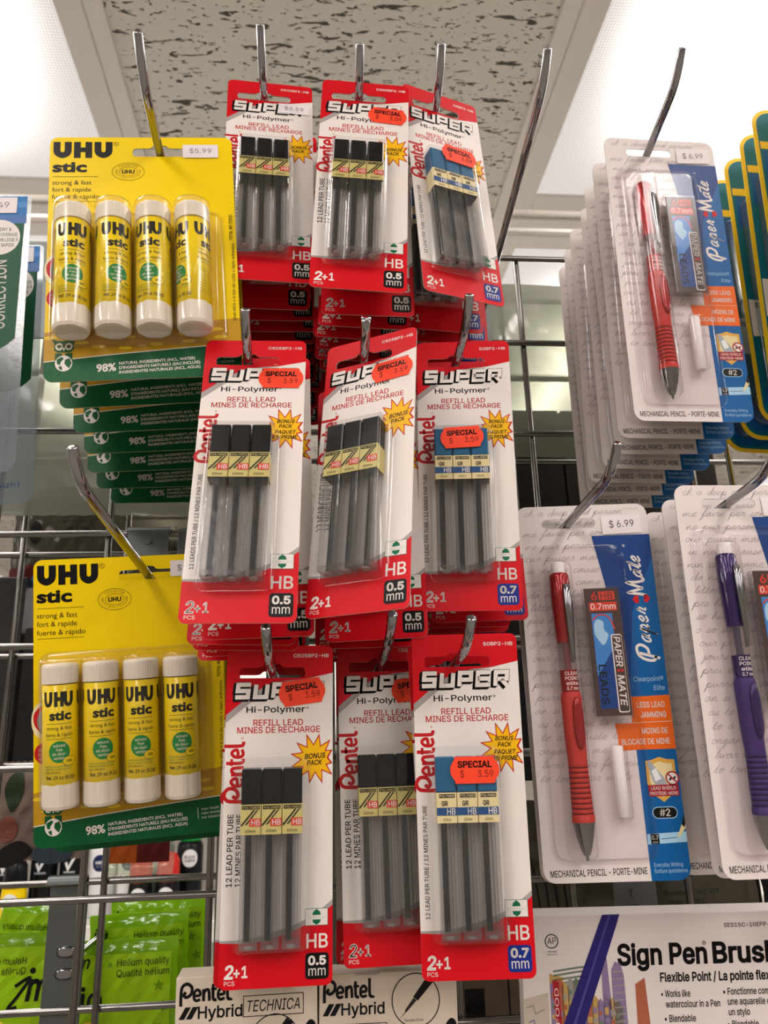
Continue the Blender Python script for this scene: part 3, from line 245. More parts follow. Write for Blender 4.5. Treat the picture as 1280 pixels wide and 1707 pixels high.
®=8;p;6;b;7;U;:;H;>;=;D;2;K;);S:v;^:o;h:i;t:e<*:b<7:a<D:b<R:e<`:i<l:o<w:v=,;)=6;2=>;==E;H=K;U=O;b=R;p=S<'=R<4=O<@=K<L=E<V=><a=6<j=,<q<w<v<l=%<`='<R=(<D='<7=%<*<v;t<q;h<j;^<a;S<V;K<L;D<@;><4;:<';7!;p;N<';O<4;S<@;X<J;a<S;j<[;u<b<*<e<7<f<D<e<R<b<`<[<k<S<v<J=)<@=1<4=6<'=:;p=;;b=:;U=6;I=1;>=);5<v;.<k;(<`;%<R;#<D;%<7;(<*;.;u;5;j;>;a;I;X;U;S;b;O!</;m;n<B</<B<E;m!;L;m;L<s<$<s<)<s<-<r<1<p<6<n<:<j<=<f<@<b<A<[<B<U<A<O<@<I<=<D<9<@<5<<<1<9<,<7<(<6<#<6;X<6;X<E;s<E;v<F<$<G<'<I<)<L<+<P<+<U<+<Z<)<^<'<a<#<c;v<d;t<d;a<d;a;m
•<i;];);R;*;I;-;A;1;9;6;2;=;-;D;);M;&;V;&;a;&;k;);t;-<&;2<.;9<5;A<:;I<>;R<A;]<B;g<A;p<><#<:<*<5<1<.<6<&<:;t<=;k<>;a<=;V<:;M<6;D<1;=<*;6<#;1;p;-;g;*
(</;(;c;(;v;*<4;-<H;2<];7<q;==.;D=@;K=P;S=`;r=`;j=M;b=:;Z=';U<j;P<V;L<C;I<0;G;t;G;c;G;S;I;D;K;4;O;$;S:j;Y:X;a:F;i:4;r9v;S9v;F:9;;:R;3:l;,;0;);I
)</:d9v:m:4:u:G;&:Y;,:k;0;%;4;5;6;D;7;S;8;c;7;t;6<0;3<C;/<V;*<j;$=':t=::l=M:d=`;+=`;3=P;;=@;B=.;H<q;M<];Q<H;U<4;V;v;W;c;V;I;R;/;L:l;C:Q;8:8;+9v
';c:x<E:t=O;?=O;;<E
À=A:X:P;a=O<0=O=8:P<m:P<6<=<2<G<.<S<*<a<%<p;v=,;p=@;w=@;q=,;k<p;f<`;Z<=;&:P!;2;B;2;_<`;_<`;B!;h=i;F>E;i>E<+=i
É<x:o:P:o=O<a=O<a=3;9=3;9<5<X<5<X;n;9;n;9:n<c:n<c:P!;Z=i;s>E<?>E;u=i
È<x:o:P:o=O<a=O<a=3;9=3;9<5<X<5<X;n;9;n;9:n<c:n<c:P!;]=i;;>E;^>E;v=i
é<q;f:L;S:M;D:Q;5:X;):b:u:n:m;%:g;5:c;F:b;X:c;l:g<':m<7:u<E;)<P;5<Z;B<b;Q<f;c<g;m<g;w<e<+<b<4<^<=<W<F<P<M<H<S<><Y<3<]<&<`;m<a;]<a;P:v;P:v;j<O;j<A;a<@;m<>;x<;<,<6<5<0<=<)<C;w<G;m<J;c<K;W<J;M<G;D<C;=<=;6<5;1<-;.<#;,;p;+;e;+;T;,;F;.;;;2;0;8;';>:v;G:p;P:k;Z:i;f:h;n:h;t:j<%:k<+:n<0:q<5:u<9;$<<;*<?;0<];(<Y:u<T:l<N:e<F:^<=:W<3:R<(:O;s:M!;S=';l=Z<8=Z;n='
è<q;f:L;S:M;D:Q;5:X;):b:u:n:m;%:g;5:c;F:b;X:c;l:g<':m<7:u<E;)<P;5<Z;B<b;Q<f;c<g;m<g;w<e<+<b<4<^<=<W<F<P<M<H<S<><Y<3<]<&<`;m<a;]<a;P:v;P:v;j<O;j<A;a<@;m<>;x<;<,<6<5<0<=<)<C;w<G;m<J;c<K;W<J;M<G;D<C;=<=;6<5;1<-;.<#;,;p;+;e;+;T;,;F;.;;;2;0;8;';>:v;G:p;P:k;Z:i;f:h;n:h;t:j<%:k<+:n<0:q<5:u<9;$<<;*<?;0<];(<Y:u<T:l<N:e<F:^<=:W<3:R<(:O;s:M!;U=';4=Z;V=Z;o='
á<j;K:L;?:L;4:O;*:R:w:X:o:_:i:g:d:q:a;%:`;1:a;;:c;D:g;K:k;R:q;W:x;];);`;1;c;:;e;B;g;K;i;T;j;q;m;w;n<';p<+;q<-;t</;w</<.<.<4<+<:<(<?<#<D;t<G;m<I;f<K;^<K;T<K;M<J;F<G;@<D;:<@;6<<;2<8;/<4;-</:e<8:k<B:q<K:x<S;+<Y;4<_;=<c;H<e;R<g;]<g;d<g;l<f;s<e<&<b<-<_<5<Z<<<U<B<N<G<F<K<<<N<1<N<$<N:P<0:P<0:k<.:k<,:f<(:b<$:];u:X;o:T;h:Q;`:N;U:L!;P:h;[:h;f:k;n:n;u:s<%;#<*;*<-;1</;8<0;@<0;Z<.;X<+;W<(;V;L;N;E;L;>;J;8;H;3;E;/;A;+;<;*;6;);/;););+;$;.:u;2:q;6:n;<:k;B:i;I:h!;L=';e=Z<1=Z;f='
ó<w;d:L;R:M;C:Q;5:X;):b:u:n:m;&:g;5:c;F:b;Y:c;m:g<(:m<8:u<E;)<Q;5<Z;C<b;R<f;d<g;t<f<.<b<;<Z<G<Q<Q<E<Z<8<a<(<d;m<f;Y<d;F<a;5<Z;&<Q:n<G:b<;:X<.:Q;t:M!;d:h;p:i<$:m<-:r<5;#<;;,<@;6<C;A<E;L<F;Y<E;f<C;r<@<'<;<1<5<:<-<A<$<G;p<J;d<K;W<J;L<G;D<A;<<:;6<1;1<';.;r;,;f;+;Y;,;L;.;A;1;6;6;,;<;#;D:r;L:m;W:i!;U=';n=Z<:=Z;o='
ô<w;d:L;R:M;C:Q;5:X;):b:u:n:m;&:g;5:c;F:b;Y:c;m:g<(:m<8:u<E;)<Q;5<Z;C<b;R<f;d<g;t<f<.<b<;<Z<G<Q<Q<E<Z<8<a<(<d;m<f;Y<d;F<a;5<Z;&<Q:n<G:b<;:X<.:Q;t:M!;d:h;p:i<$:m<-:r<5;#<;;,<@;6<C;A<E;L<F;Y<E;f<C;r<@<'<;<1<5<:<-<A<$<G;p<J;d<K;W<J;L<G;D<A;<<:;6<1;1<';.;r;,;f;+;Y;,;L;.;A;1;6;6;,;<;#;D:r;L:m;W:i!;J=+;,=+;,=,;T=Z;r=Z<D=,<D=+<&=+;d=I
:;Y;+:N;%:O:u:Q:p:T:m:Y:k:`:j:e:k:l:m:q:p:v:u;#;%;&;+;&;1;&;6;#;;:v;?:q;A:l;B:e;A:`;?:Y;;:T;6:Q;1:O!;+<-;%<.:u<0:p<4:m<9:k<>:j<D:k<J:m<P:p<T:u<X;%<Z;+<[;1<Z;6<X;;<T;?<P;A<J;B<D;A<>;?<9;;<4;6<0;1<.
 ;Y"""
def dec(t): a, b = ord(t[0]) - 35, ord(t[1]) - 35; return (a - (a > 57)) * 85 + (b - (b > 57)) - 2000
GL_ = {}
for line in SANS.split('\n'):
    q = [[(dec(l[i:i + 2]) * .729 / 254, dec(l[i + 2:i + 4]) * .729 / 254) for i in range(0, len(l), 4)] for l in line[3:].split('!') if l]
    GL_[line[0]] = (dec(line[1:3]) * .729 / 254, q)
def font_loops(t):
    """outlines of a string in the humanist display face"""
    cu = bpy.data.curves.new('txt', 'FONT'); cu.body = t; cu.size = 1; cu.resolution_u = 3; cu.fill_mode = 'NONE'
    ob = bpy.data.objects.new('txt', cu); me = ob.to_mesh(); n = len(me.vertices); adj = [[] for _ in range(n)]
    for e in me.edges: x, y = e.vertices; adj[x].append(y); adj[y].append(x)
    seen = set(); out = []
    for i in range(n):
        if i in seen: continue
        l = [i]; seen.add(i)
        while True:
            nx = [k for k in adj[l[-1]] if k not in seen]
            if not nx: break
            l.append(nx[0]); seen.add(nx[0])
        out.append([(me.vertices[k].co.x, me.vertices[k].co.y) for k in l])
    ob.to_mesh_clear(); bpy.data.objects.remove(ob); bpy.data.curves.remove(cu)
    return out
def inside(p, l):
    c = False
    for i in range(len(l)):
        (x1, y1), (x2, y2) = l[i - 1], l[i]
        if (y1 > p[1]) != (y2 > p[1]) and p[0] < (x2 - x1) * (p[1] - y1) / (y2 - y1) + x1: c = not c
    return c
def tess(loops):
    v, f = [], []
    for l in loops: f.append(list(range(len(v), len(v) + len(l)))); v += [Vector((a * 100, b * 100)) for a, b in l]
    r = geometry.delaunay_2d_cdt(v, [], f, 2, 1e-4)
    return [(p.x / 100, p.y / 100) for p in r[0]], [tuple(t) for t in r[2]]
def glyphs(s, bold, it, face):
    k = (s, bold, it, face)
    if k in _tc: return _tc[k]
    if face == 'b': groups = [font_loops(s)]
    else:
        groups = []; x = 0
        for ch in s:
            adv, q = GL_.get(ch, GL_[' ']); groups.append([[(x + a, b) for a, b in l] for l in q]); x += adv
    vs, fs = [], []
    for loops in groups:
        loops = [[(a + it * b, b) for a, b in l] for l in loops if len(l) > 2]
        if not loops: continue
        ar = [sum(l[i - 1][0] * l[i][1] - l[i][0] * l[i - 1][1] for i in range(len(l))) for l in loops]
        sg = max(ar, key=abs)
        for l, a_ in zip(loops, ar):
            if a_ * sg < 0: continue
            hs = [h for h, b_ in zip(loops, ar) if b_ * sg < 0 and inside(h[0], l)]
            o = len(vs); tv, tf = tess([l] + hs); vs += tv; fs += [tuple(i + o for i in t) for t in tf]
        if bold > 0:
            for l in loops:
                n = len(l); o = len(vs); A, B_ = [], []
                for i in range(n):
                    p, q, r = l[i - 1], l[i], l[(i + 1) % n]
                    d1 = norm2((q[0] - p[0], q[1] - p[1])) or (1, 0); d2 = norm2((r[0] - q[0], r[1] - q[1])) or (1, 0)
                    t = norm2((d1[0] + d2[0], d1[1] + d2[1])) or d1; nx, ny = -t[1], t[0]; c = bold / max(.55, abs(nx * -d1[1] + ny * d1[0]))
                    A.append((q[0] + nx * c, q[1] + ny * c)); B_.append((q[0] - nx * c, q[1] - ny * c))
                vs += A + B_
                for i in range(n): j = (i + 1) % n; fs.append((o + i, o + j, o + n + j)); fs.append((o + i, o + n + j, o + n + i))
    xs_ = [v[0] for v in vs] or [0, 1]
    _tc[k] = (vs, fs, min(xs_), max(xs_))
    return _tc[k]
CAP = .729
class MB:
    def __init__(s, w=0, h=0, warp=None):
        s.v = []; s.f = []; s.m = []; s.mats = []; s.w = w; s.h = h; s.warp = warp; s.sm = []
    def mi(s, m):
        if m not in s.mats: s.mats.append(m)
        return s.mats.index(m)
    def add(s, vs, fs, m, smooth=False):
        o = len(s.v); k = s.mi(m); s.v += [tuple(v) for v in vs]
        for f in fs: s.f.append(tuple(i + o for i in f)); s.m.append(k); s.sm.append(smooth)
    # --- flat print, card coordinates: x right, y DOWN from the top left corner, layer -> height above the card
    def P(s, x, y, z): return (x - s.w / 2, s.h / 2 - y, z)
    def flat(s, pts, tris, m, L):
        z = .06 + L * .035
        if s.warp:
            out = []
            for t in tris:
                poly = [pts[i] for i in t]
                x0 = min(p[0] for p in poly); x1 = max(p[0] for p in poly)
                k = math.floor(x0 / s.strip)
                while k * s.strip < x1:
                    q = clip(clip(poly, k * s.strip, 1), (k + 1) * s.strip, -1)
                    if len(q) > 2: out.append(q)
                    k += 1
            for q in out:
                vs = [s.warp(x, y, z) for x, y in q]
                s.add(vs, [tuple(range(len(vs)))], m)
            return
        s.add([s.P(x, y, z) for x, y in pts], tris, m)
    def poly(s, pts, m, L=0, holes=()):
        v, f = tess([list(pts)] + [list(h) for h in holes]); s.flat(v, [t[::-1] for t in f], m, L)
    def rect(s, x0, y0, x1, y1, m, L=0, r=0):
        s.poly(rrect(x0, y0, x1, y1, r) if r else [(x0, y0), (x1, y0), (x1, y1), (x0, y1)], m, L)
    def disc(s, x, y, rx, ry, m, L=0, n=28): s.poly(ell(x, y, rx, ry, n), m, L)
    def ring(s, x, y, rx, ry, t, m, L=0, n=36): s.rib(ell(x, y, rx, ry, n), t, m, L, True)
    def rib(s, pts, t, m, L=0, closed=False):
        n = len(pts); a = []; bb = []
        for i in range(n):
            p = pts[i]; q = pts[(i + 1) % n] if (closed or i < n - 1) else None; o = pts[i - 1] if (closed or i > 0) else None
            d1 = norm2(sub2(p, o)) if o else None; d2 = norm2(sub2(q, p)) if q else None
            d1 = d1 or d2; d2 = d2 or d1
            tx, ty = d1[0] + d2[0], d1[1] + d2[1]; l = math.hypot(tx, ty)
            if l < .3: tx, ty, l = d2[0], d2[1], 1
            nx, ny = -ty / l, tx / l
            c = max(.5, abs(nx * -d1[1] + ny * d1[0])); k = t / 2 / c
            a.append((p[0] + nx * k, p[1] + ny * k)); bb.append((p[0] - nx * k, p[1] - ny * k))
        v = a + bb; fs = []
        for i in range(n if closed else n - 1):
            j = (i + 1) % n; fs.append((i, j, n + j)); fs.append((i, n + j, n + i))
        s.flat(v, fs, m, L)
    def text(s, t, x, y, cap, m, L=1, w=None, al='l', bold=0., it=0., ang=0., sx=1., face='s'):
        """baseline at (x, y); cap = capital height; w = fitted width of the inked text"""
        vs, fs, a, b = glyphs(t, bold, it, face); k = cap / CAP
        kx = (w / max(b - a, .01)) if w else k * sx
        wd = (b - a) * kx; off = {'l': 0, 'c': -wd / 2, 'r': -wd}[al]
        ca, sa = math.cos(ang), math.sin(ang)
        pts = []
        for vx, vy in vs:
            px, py = (vx - a) * kx + off, -vy * k
            pts.append((x + px * ca + py * sa, y - px * sa + py * ca))
        s.flat(pts, fs, m, L)
    # --- solids
    def slab(s, outline, holes, t, m, mback=None):
        loops = [[Vector((x, y, 0)) for x, y in outline]] + [[Vector((x, y, 0)) for x, y in h] for h in holes]
        tr = geometry.tessellate_polygon(loops); al = [p for l in loops for p in l]
        front = []; back = []
        for a, b, c in tr:
            n = (al[b] - al[a]).cross(al[c] - al[a]).z
            f = (a, b, c) if n < 0 else (a, c, b)
            front.append(f); back.append(f[::-1])
        s.add([s.P(p.x, p.y, 0) for p in al], front, m); s.add([s.P(p.x, p.y, -t) for p in al], back, mback or m)
        for l in loops:
            n = len(l); v = [s.P(p.x, p.y, 0) for p in l] + [s.P(p.x, p.y, -t) for p in l]
            s.add(v, [(i, (i + 1) % n, n + (i + 1) % n, n + i) for i in range(n)], mback or m)
    def loft(s, loops, m, smooth=True, cap0=False, cap1=True, closed=True):
        n = len(loops[0]); v = [p for l in loops for p in l]; fs = []
        for k in range(len(loops) - 1):
            for i in range(n if closed else n - 1):
                j = (i + 1) % n; fs.append((k * n + i, k * n + j, (k + 1) * n + j, (k + 1) * n + i))
        s.add(v, fs, m, smooth)
        if cap1: s.add(loops[-1], [tuple(range(n))], m)
        if cap0: s.add(loops[0], [tuple(range(n))[::-1]], m)
    def tray(s, x0, y0, x1, y1, r, z0, z1, m, ins=.8, e=1.0, flange=None, dz=0):
        def lp(i, z): return [s.P(x, y, z) for x, y in rrect(x0 + i, y0 + i, x1 - i, y1 - i, max(.3, r - i), 6)]
        ls = []
        if flange: ls.append([s.P(x, y, z0) for x, y in rrect(x0 - flange, y0 - flange, x1 + flange, y1 + flange, r + flange, 6)])
        ls += [lp(0, z0), lp(ins * .6, z1 - e), lp(ins + e * .3, z1 - e * .3), lp(ins + e, z1)]
        s.loft(ls, m, True)
    def box(s, x0, y0, z0, x1, y1, z1, m, bev=.3):
        """bevelled box in raw local axes"""
        def lp(i, z): return [(x0 + i, y0, z), (x1 - i, y0, z), (x1, y0 + i, z), (x1, y1 - i, z), (x1 - i, y1, z), (x0 + i, y1, z), (x0, y1 - i, z), (x0, y0 + i, z)]
        def ins(i, z): return [(min(max(x, x0 + i), x1 - i), min(max(y, y0 + i), y1 - i), z) for x, y, _ in lp(bev, z)]
        s.loft([ins(bev, z0), lp(bev, z0 + bev), lp(bev, z1 - bev), ins(bev, z1)], m, False, True, True)
    def lathe(s, prof, cx, cz, m, n=24, axis='y', smooth=True, caps=True, f=None, z0=0):
        """prof: (r, y) pairs, turned about a line parallel to local y through (cx, cz)"""
        ls = []
        for r, y in prof:
            ls.append([(cx + r * (f(a) if f else 1) * math.sin(a), y, cz + r * (f(a) if f else 1) * math.cos(a)) for a in [2 * math.pi * i / n for i in range(n)]])
        s.loft(ls, m, smooth, caps, caps)
    def tube(s, path, r, m, n=12, cap=True):
        ls = []; N = len(path); V = [Vector(p) for p in path]; ref = None
        for i in range(N):
            d = (V[min(i + 1, N - 1)] - V[max(i - 1, 0)]).normalized()
            if ref is None: ref = d.orthogonal().normalized()
            ref = (ref - d * ref.dot(d)).normalized(); q = d.cross(ref)
            ls.append([tuple(V[i] + (ref * math.cos(a) + q * math.sin(a)) * (r[i] if isinstance(r, list) else r)) for a in [2 * math.pi * k / n for k in range(n)]])
        s.loft(ls, m, True, cap, cap)
    def mesh(s, name, scale=.001):
        me = bpy.data.meshes.new(name)
        me.from_pydata([(x * scale, y * scale, z * scale) for x, y, z in s.v], [], s.f)
        for m in s.mats: me.materials.append(M[m])
        me.polygons.foreach_set('material_index', s.m); me.polygons.foreach_set('use_smooth', s.sm); me.update()
        return me
    def build(s, name, parent=None, scale=.001): return link(name, s.mesh(name, scale), parent)
def clip(poly, x, sgn):
    out = []
    for i in range(len(poly)):
        a = poly[i - 1]; b = poly[i]; ia = sgn * (a[0] - x) >= -1e-9; ib = sgn * (b[0] - x) >= -1e-9
        if ia != ib:
            t = (x - a[0]) / (b[0] - a[0]); out.append((x, a[1] + t * (b[1] - a[1])))
        if ib: out.append(b)
    return out
def sub2(a, b): return (a[0] - b[0], a[1] - b[1])
def norm2(a):
    l = math.hypot(*a); return (a[0] / l, a[1] / l) if l > 1e-9 else None
def rrect(x0, y0, x1, y1, r, n=6):
    rs = r if isinstance(r, (tuple, list)) else (r,) * 4   # corner radii: top-left, top-right, bottom-right, bottom-left
    o = []
    for (cx, cy_, a0), q in zip(((x0, y0, 180), (x1, y0, 270), (x1, y1, 0), (x0, y1, 90)), rs):
        px = cx + (q if cx == x0 else -q); py = cy_ + (q if cy_ == y0 else -q)
        for i in range(n + 1):
            a = math.radians(a0 + 90 * i / n); o.append((px + q * math.cos(a), py + q * math.sin(a)))
            if q <= 0: break
    return o
def ell(x, y, rx, ry, n=28): return [(x + rx * math.cos(2 * math.pi * i / n), y + ry * math.sin(2 * math.pi * i / n)) for i in range(n)]
def spl(p, n=6, closed=False):
    o = []; N = len(p)
    for i in range(N if closed else N - 1):
        g = lambda k: p[k % N] if closed else p[min(max(k, 0), N - 1)]
        a, b, c, d = g(i - 1), g(i), g(i + 1), g(i + 2)
        for j in range(n):
            t = j / n
            o.append(tuple(.5 * ((2 * b[k]) + (c[k] - a[k]) * t + (2 * a[k] - 5 * b[k] + 4 * c[k] - d[k]) * t * t + (3 * b[k] - a[k] - 3 * c[k] + d[k]) * t ** 3) for k in range(len(b))))
    if not closed: o.append(tuple(p[-1]))
    return o
def star(x, y, r1, r2, n, ph=0):
    return [(x + (r1[i % len(r1)] if not i % 2 else r2) * math.sin(math.pi * i / n + ph), y - (r1[i % len(r1)] if not i % 2 else r2) * math.cos(math.pi * i / n + ph)) for i in range(2 * n)]
def link(name, data, parent=None):
    o = bpy.data.objects.new(name, data); COL.objects.link(o); o.parent = parent
    return o
def tag(o, label, cat, group=None):
    o['label'] = label; o['category'] = cat
    if group: o['group'] = group
    return o
def struct(o): o['kind'] = 'structure'; return o
def empty(name, label, cat, group=None):
    o = bpy.data.objects.new(name, None); o.empty_display_size = .02; COL.objects.link(o)
    return tag(o, label, cat, group)
def dup(o, parent=None):
    c = o.copy(); COL.objects.link(c); c.parent = parent
    for k in o.children: dup(k, c)
    return c
B = Matrix(((1, 0, 0), (0, 0, -1), (0, 1, 0)))            # card local axes: x right, y up, z towards the shopper
def pose(yaw, pit, rol):
    return B @ Matrix.Rotation(math.radians(yaw), 3, 'Y') @ Matrix.Rotation(math.radians(pit), 3, 'X') @ Matrix.Rotation(math.radians(rol), 3, 'Z')
def place(o, loc, ypr=(0, 0, 0)):
    R = pose(*ypr).to_4x4(); R.translation = Vector((loc[0], loc[1], loc[2] + EYE)); o.matrix_world = R

ORD = 'first second third fourth fifth sixth seventh eighth ninth tenth eleventh twelfth thirteenth fourteenth fifteenth sixteenth seventeenth eighteenth nineteenth'.split()

# ------------------------------------------------------------------ room
CZ = .92                                                    # ceiling above the eye
def quad_obj(name, a, b, c, d, m):
    q = MB(); q.add([a, b, c, d], [(0, 1, 2, 3)], m); return struct(q.build(name, None, 1))
XW, YN, YF = 4.2, -4.5, 5.2
quad_obj('floor', (-XW, YN, 0), (XW, YN, 0), (XW, YF, 0), (-XW, YF, 0), 'floor_tile')
HT = EYE + CZ + .09
quad_obj('wall_left', (-XW, YN, 0), (-XW, YF, 0), (-XW, YF, HT), (-XW, YN, HT), 'wall_paint')
quad_obj('wall_right', (XW, YF, 0), (XW, YN, 0), (XW, YN, HT), (XW, YF, HT), 'wall_paint')
quad_obj('wall_back', (-XW, YF, 0), (XW, YF, 0), (XW, YF, HT), (-XW, YF, HT), 'wall_paint')
quad_obj('wall_front', (XW, YN, 0), (-XW, YN, 0), (-XW, YN, HT), (XW, YN, HT), 'wall_paint')
GX = [.335 + .61 * i for i in range(-8, 8)]; GX = [x for x in GX if abs(x) < XW]
GY = [1.19 + .61 * i for i in range(-10, 8)]; GY = [y for y in GY if YN < y < YF]
Zc = EYE + CZ
xs = [-XW] + GX + [XW]; ys = [YN] + GY + [YF]
def is_lamp(i, j):
    """columns of 2 x 4 ft lamps on either side of every tile column"""
    return 0 < i < len(xs) - 2 and 0 < j < len(ys) - 2 and round((xs[i] - .335) / .61) % 2 == 0
tiles = MB()
for i in range(len(xs) - 1):
    for j in range(len(ys) - 1):
        if is_lamp(i, j): continue
        a, b_, c, d = xs[i] + .010, xs[i + 1] - .010, ys[j] + .010, ys[j + 1] - .010
        tiles.add([(a, c, Zc + .006), (a, d, Zc + .006), (b_, d, Zc + .006), (b_, c, Zc + .006)], [(0, 1, 2, 3)], 'acoustic_tile')
ceil = struct(tiles.build('ceiling', None, 1))
bars = MB()
for x in GX: bars.box(x - .012, YN, Zc - .001, x + .012, YF, Zc + .02, 'frame_white', .0008)
for y in GY: bars.box(-XW, y - .012, Zc - .0005, XW, y + .012, Zc + .02, 'frame_white', .0008)
struct(bars.build('trim_1', None, 1))
lid = MB(); lid.add([(-XW, YN, HT), (-XW, YF, HT), (XW, YF, HT), (XW, YN, HT)], [(0, 1, 2, 3)], 'wall_paint'); struct(lid.build('trim_2', None, 1))

fr = MB()
for (a, b_, c, d) in ((-.292, -.575, -.255, .575), (.255, -.575, .292, .575), (-.255, -.575, .255, -.535), (-.255, .535, .255, .575)):
    fr.box(a, b_, 0, c, d, .012, 'frame_white', .002)
for (a, b_, c, d) in ((-.300, -.598, -.296, .598), (.296, -.598, .300, .598), (-.296, -.598, .296, -.594), (-.296, .594, .296, .598)):
    fr.box(a, b_, .004, c, d, .075, 'frame_white', .001)
fr.add([(-.296, -.594, .075), (.296, -.594, .075), (.296, .594, .075), (-.296, .594, .075)], [(0, 1, 2, 3)], 'frame_white')
FRM = fr.mesh('lamp_frame', 1)
df = MB(); df.add([(-.258, -.538, .005), (-.258, .538, .005), (.258, .538, .005), (.258, -.538, .005)], [(0, 1, 2, 3)], 'lit_diffuser')
DIF = df.mesh('lamp_diffuser', 1)
LN = {(0, 0): 'lit ceiling lamp on the right of the grey ceiling tile, above the card racks', (-1, 0): 'lit ceiling lamp on the left of the grey ceiling tile',
      (0, 1): 'next lit lamp beyond the right ceiling lamp, seen over the wire grid', (-1, 1): 'next lit lamp beyond the left ceiling lamp, behind the yellow card'}
for i in range(len(xs) - 1):
    cxs = (xs[i] + xs[i + 1]) / 2
    for y0 in [1.19 - 1.22 * k for k in range(1, 5)] + [1.19, 2.41, 3.63]:
        if y0 < YN or y0 + 1.22 > YF: continue
        if not (0 < i < len(xs) - 2 and round((xs[i] - .335) / .61) % 2 == 0): continue
        kx, ky = round((cxs - .64) / 1.22), round((y0 + .03) / 1.22)
        lb = LN.get((kx, ky), 'lit ceiling lamp %s, %s' % (('%s row in front of the rack' % ORD[-ky - 1] if ky < 0 else '%s row past the rack' % ORD[ky - 1]) if ky else 'over the rack', '%s column to the %s' % (ORD[abs(kx) + (kx >= 0) - 1], 'right' if kx >= 0 else 'left')))
        e = empty('ceiling_light', lb, 'ceiling light', 'fluorescent ceiling lights'); e.location = (cxs, y0 + .61, Zc)
        link('frame', FRM, e); link('diffuser', DIF, e)

# ------------------------------------------------------------------ the wire grid panels
PT = .0762
def grid_panel(name, label, Y, x0, z0, nx, nz, side):
    e = empty(name, label, 'grid panel', 'wire grid panels'); e.location = (0, Y, EYE)
    xa, xb = x0 + PT * nx[0], x0 + PT * nx[1]; zb = z0 - PT * nz
    h = MB(); h.tube([(xa - .01, 0, 0), (xb + .01, 0, 0)], .0023, 'steel_wire', 12); hm = h.mesh('wire', 1)
    v = MB(); v.tube([(0, 0, zb), (0, 0, z0)], .0023, 'steel_wire', 12); vm = v.mesh('wire', 1)
    for k in range(nz + 1):
        o = link('horizontal_wire', hm, e); o.location = (0, 0, z0 - PT * k)
    for k in range(nx[0], nx[1] + 1):
        o = link('vertical_wire', vm, e); o.location = (x0 + PT * k, .0042 * side, 0)
    return e
GZ, GD = .3815, .5375
grid_panel('wire_grid_panel', 'front chrome wire grid panel carrying the hooks and hanging cards', GD, -.1408, GZ, (-9, 9), 22, 1)
grid_panel('wire_grid_panel', 'rear wire grid panel just behind the front one', .602, -.2175, .3835, (-8, 10), 22, -1)

# ------------------------------------------------------------------ hooks
HOOK = {}
def hook(key, P, al, ga, s1, be, s2, label):
    """P = point where the arm passes the front card; arm rises al degrees towards the shopper, then the tip bends up to be degrees"""
    al, ga, be = math.radians(al), math.radians(ga), math.radians(be)
    P = Vector(P); d = Vector((math.sin(ga) * math.cos(al), -math.cos(ga) * math.cos(al), math.sin(al)))
    u = Vector((math.sin(ga) * math.cos(be), -math.cos(ga) * math.cos(be), math.sin(be)))
    HOOK[key] = (P, d)
    bend = P + d * s1; tip = bend + u * s2
    t = (GD + .006 - P.y) / -d.y; root = P - d * t
    kz = math.floor((GZ - root.z - .004) / PT); wz = GZ - PT * max(kz, 0)
    e = empty('display_hook', label, 'hook', 'chrome display hooks'); e.location = (root.x, GD, wz + EYE)
    O = Vector((root.x, GD, wz))
    c = [root - O] + [bend - d * .012 - O]
    c += [(bend - d * .012).lerp(bend, t_).lerp(bend.lerp(bend + u * .012, t_), t_) - O for t_ in (.2, .4, .6, .8, 1)] + [tip - u * .0008 - O, tip - u * .0002 - O, tip - O]
    r = [.00235] * (len(c) - 2) + [.0021, .0013]
    a = MB(); a.tube([tuple(q) for q in c], r, 'chrome', 16); a.build('rod', e, 1)
    p = MB(); lo = min(root.z - wz - .006, -.018)
    p.box(-.014, -.0045, lo, .014, -.0030, .001, 'zinc', .0005)
    arc = [(math.sin(q) * .0042, math.cos(q) * .0042) for q in [math.radians(x) for x in (-90, -60, -30, 0, 30, 60, 90)]]
    o = [[(-.014, y, z) for y, z in arc] + [(-.014, y * .72, z * .72) for y, z in arc[::-1]], [(.014, y, z) for y, z in arc] + [(.014, y * .72, z * .72) for y, z in arc[::-1]]]
    p.loft(o, 'zinc', False, True, True)
    p.lathe([(.003, -.0052), (.003, -.0044)], 0, -.010, 'zinc', 12)
    p.build('mounting_clip', e, 1)
    return e

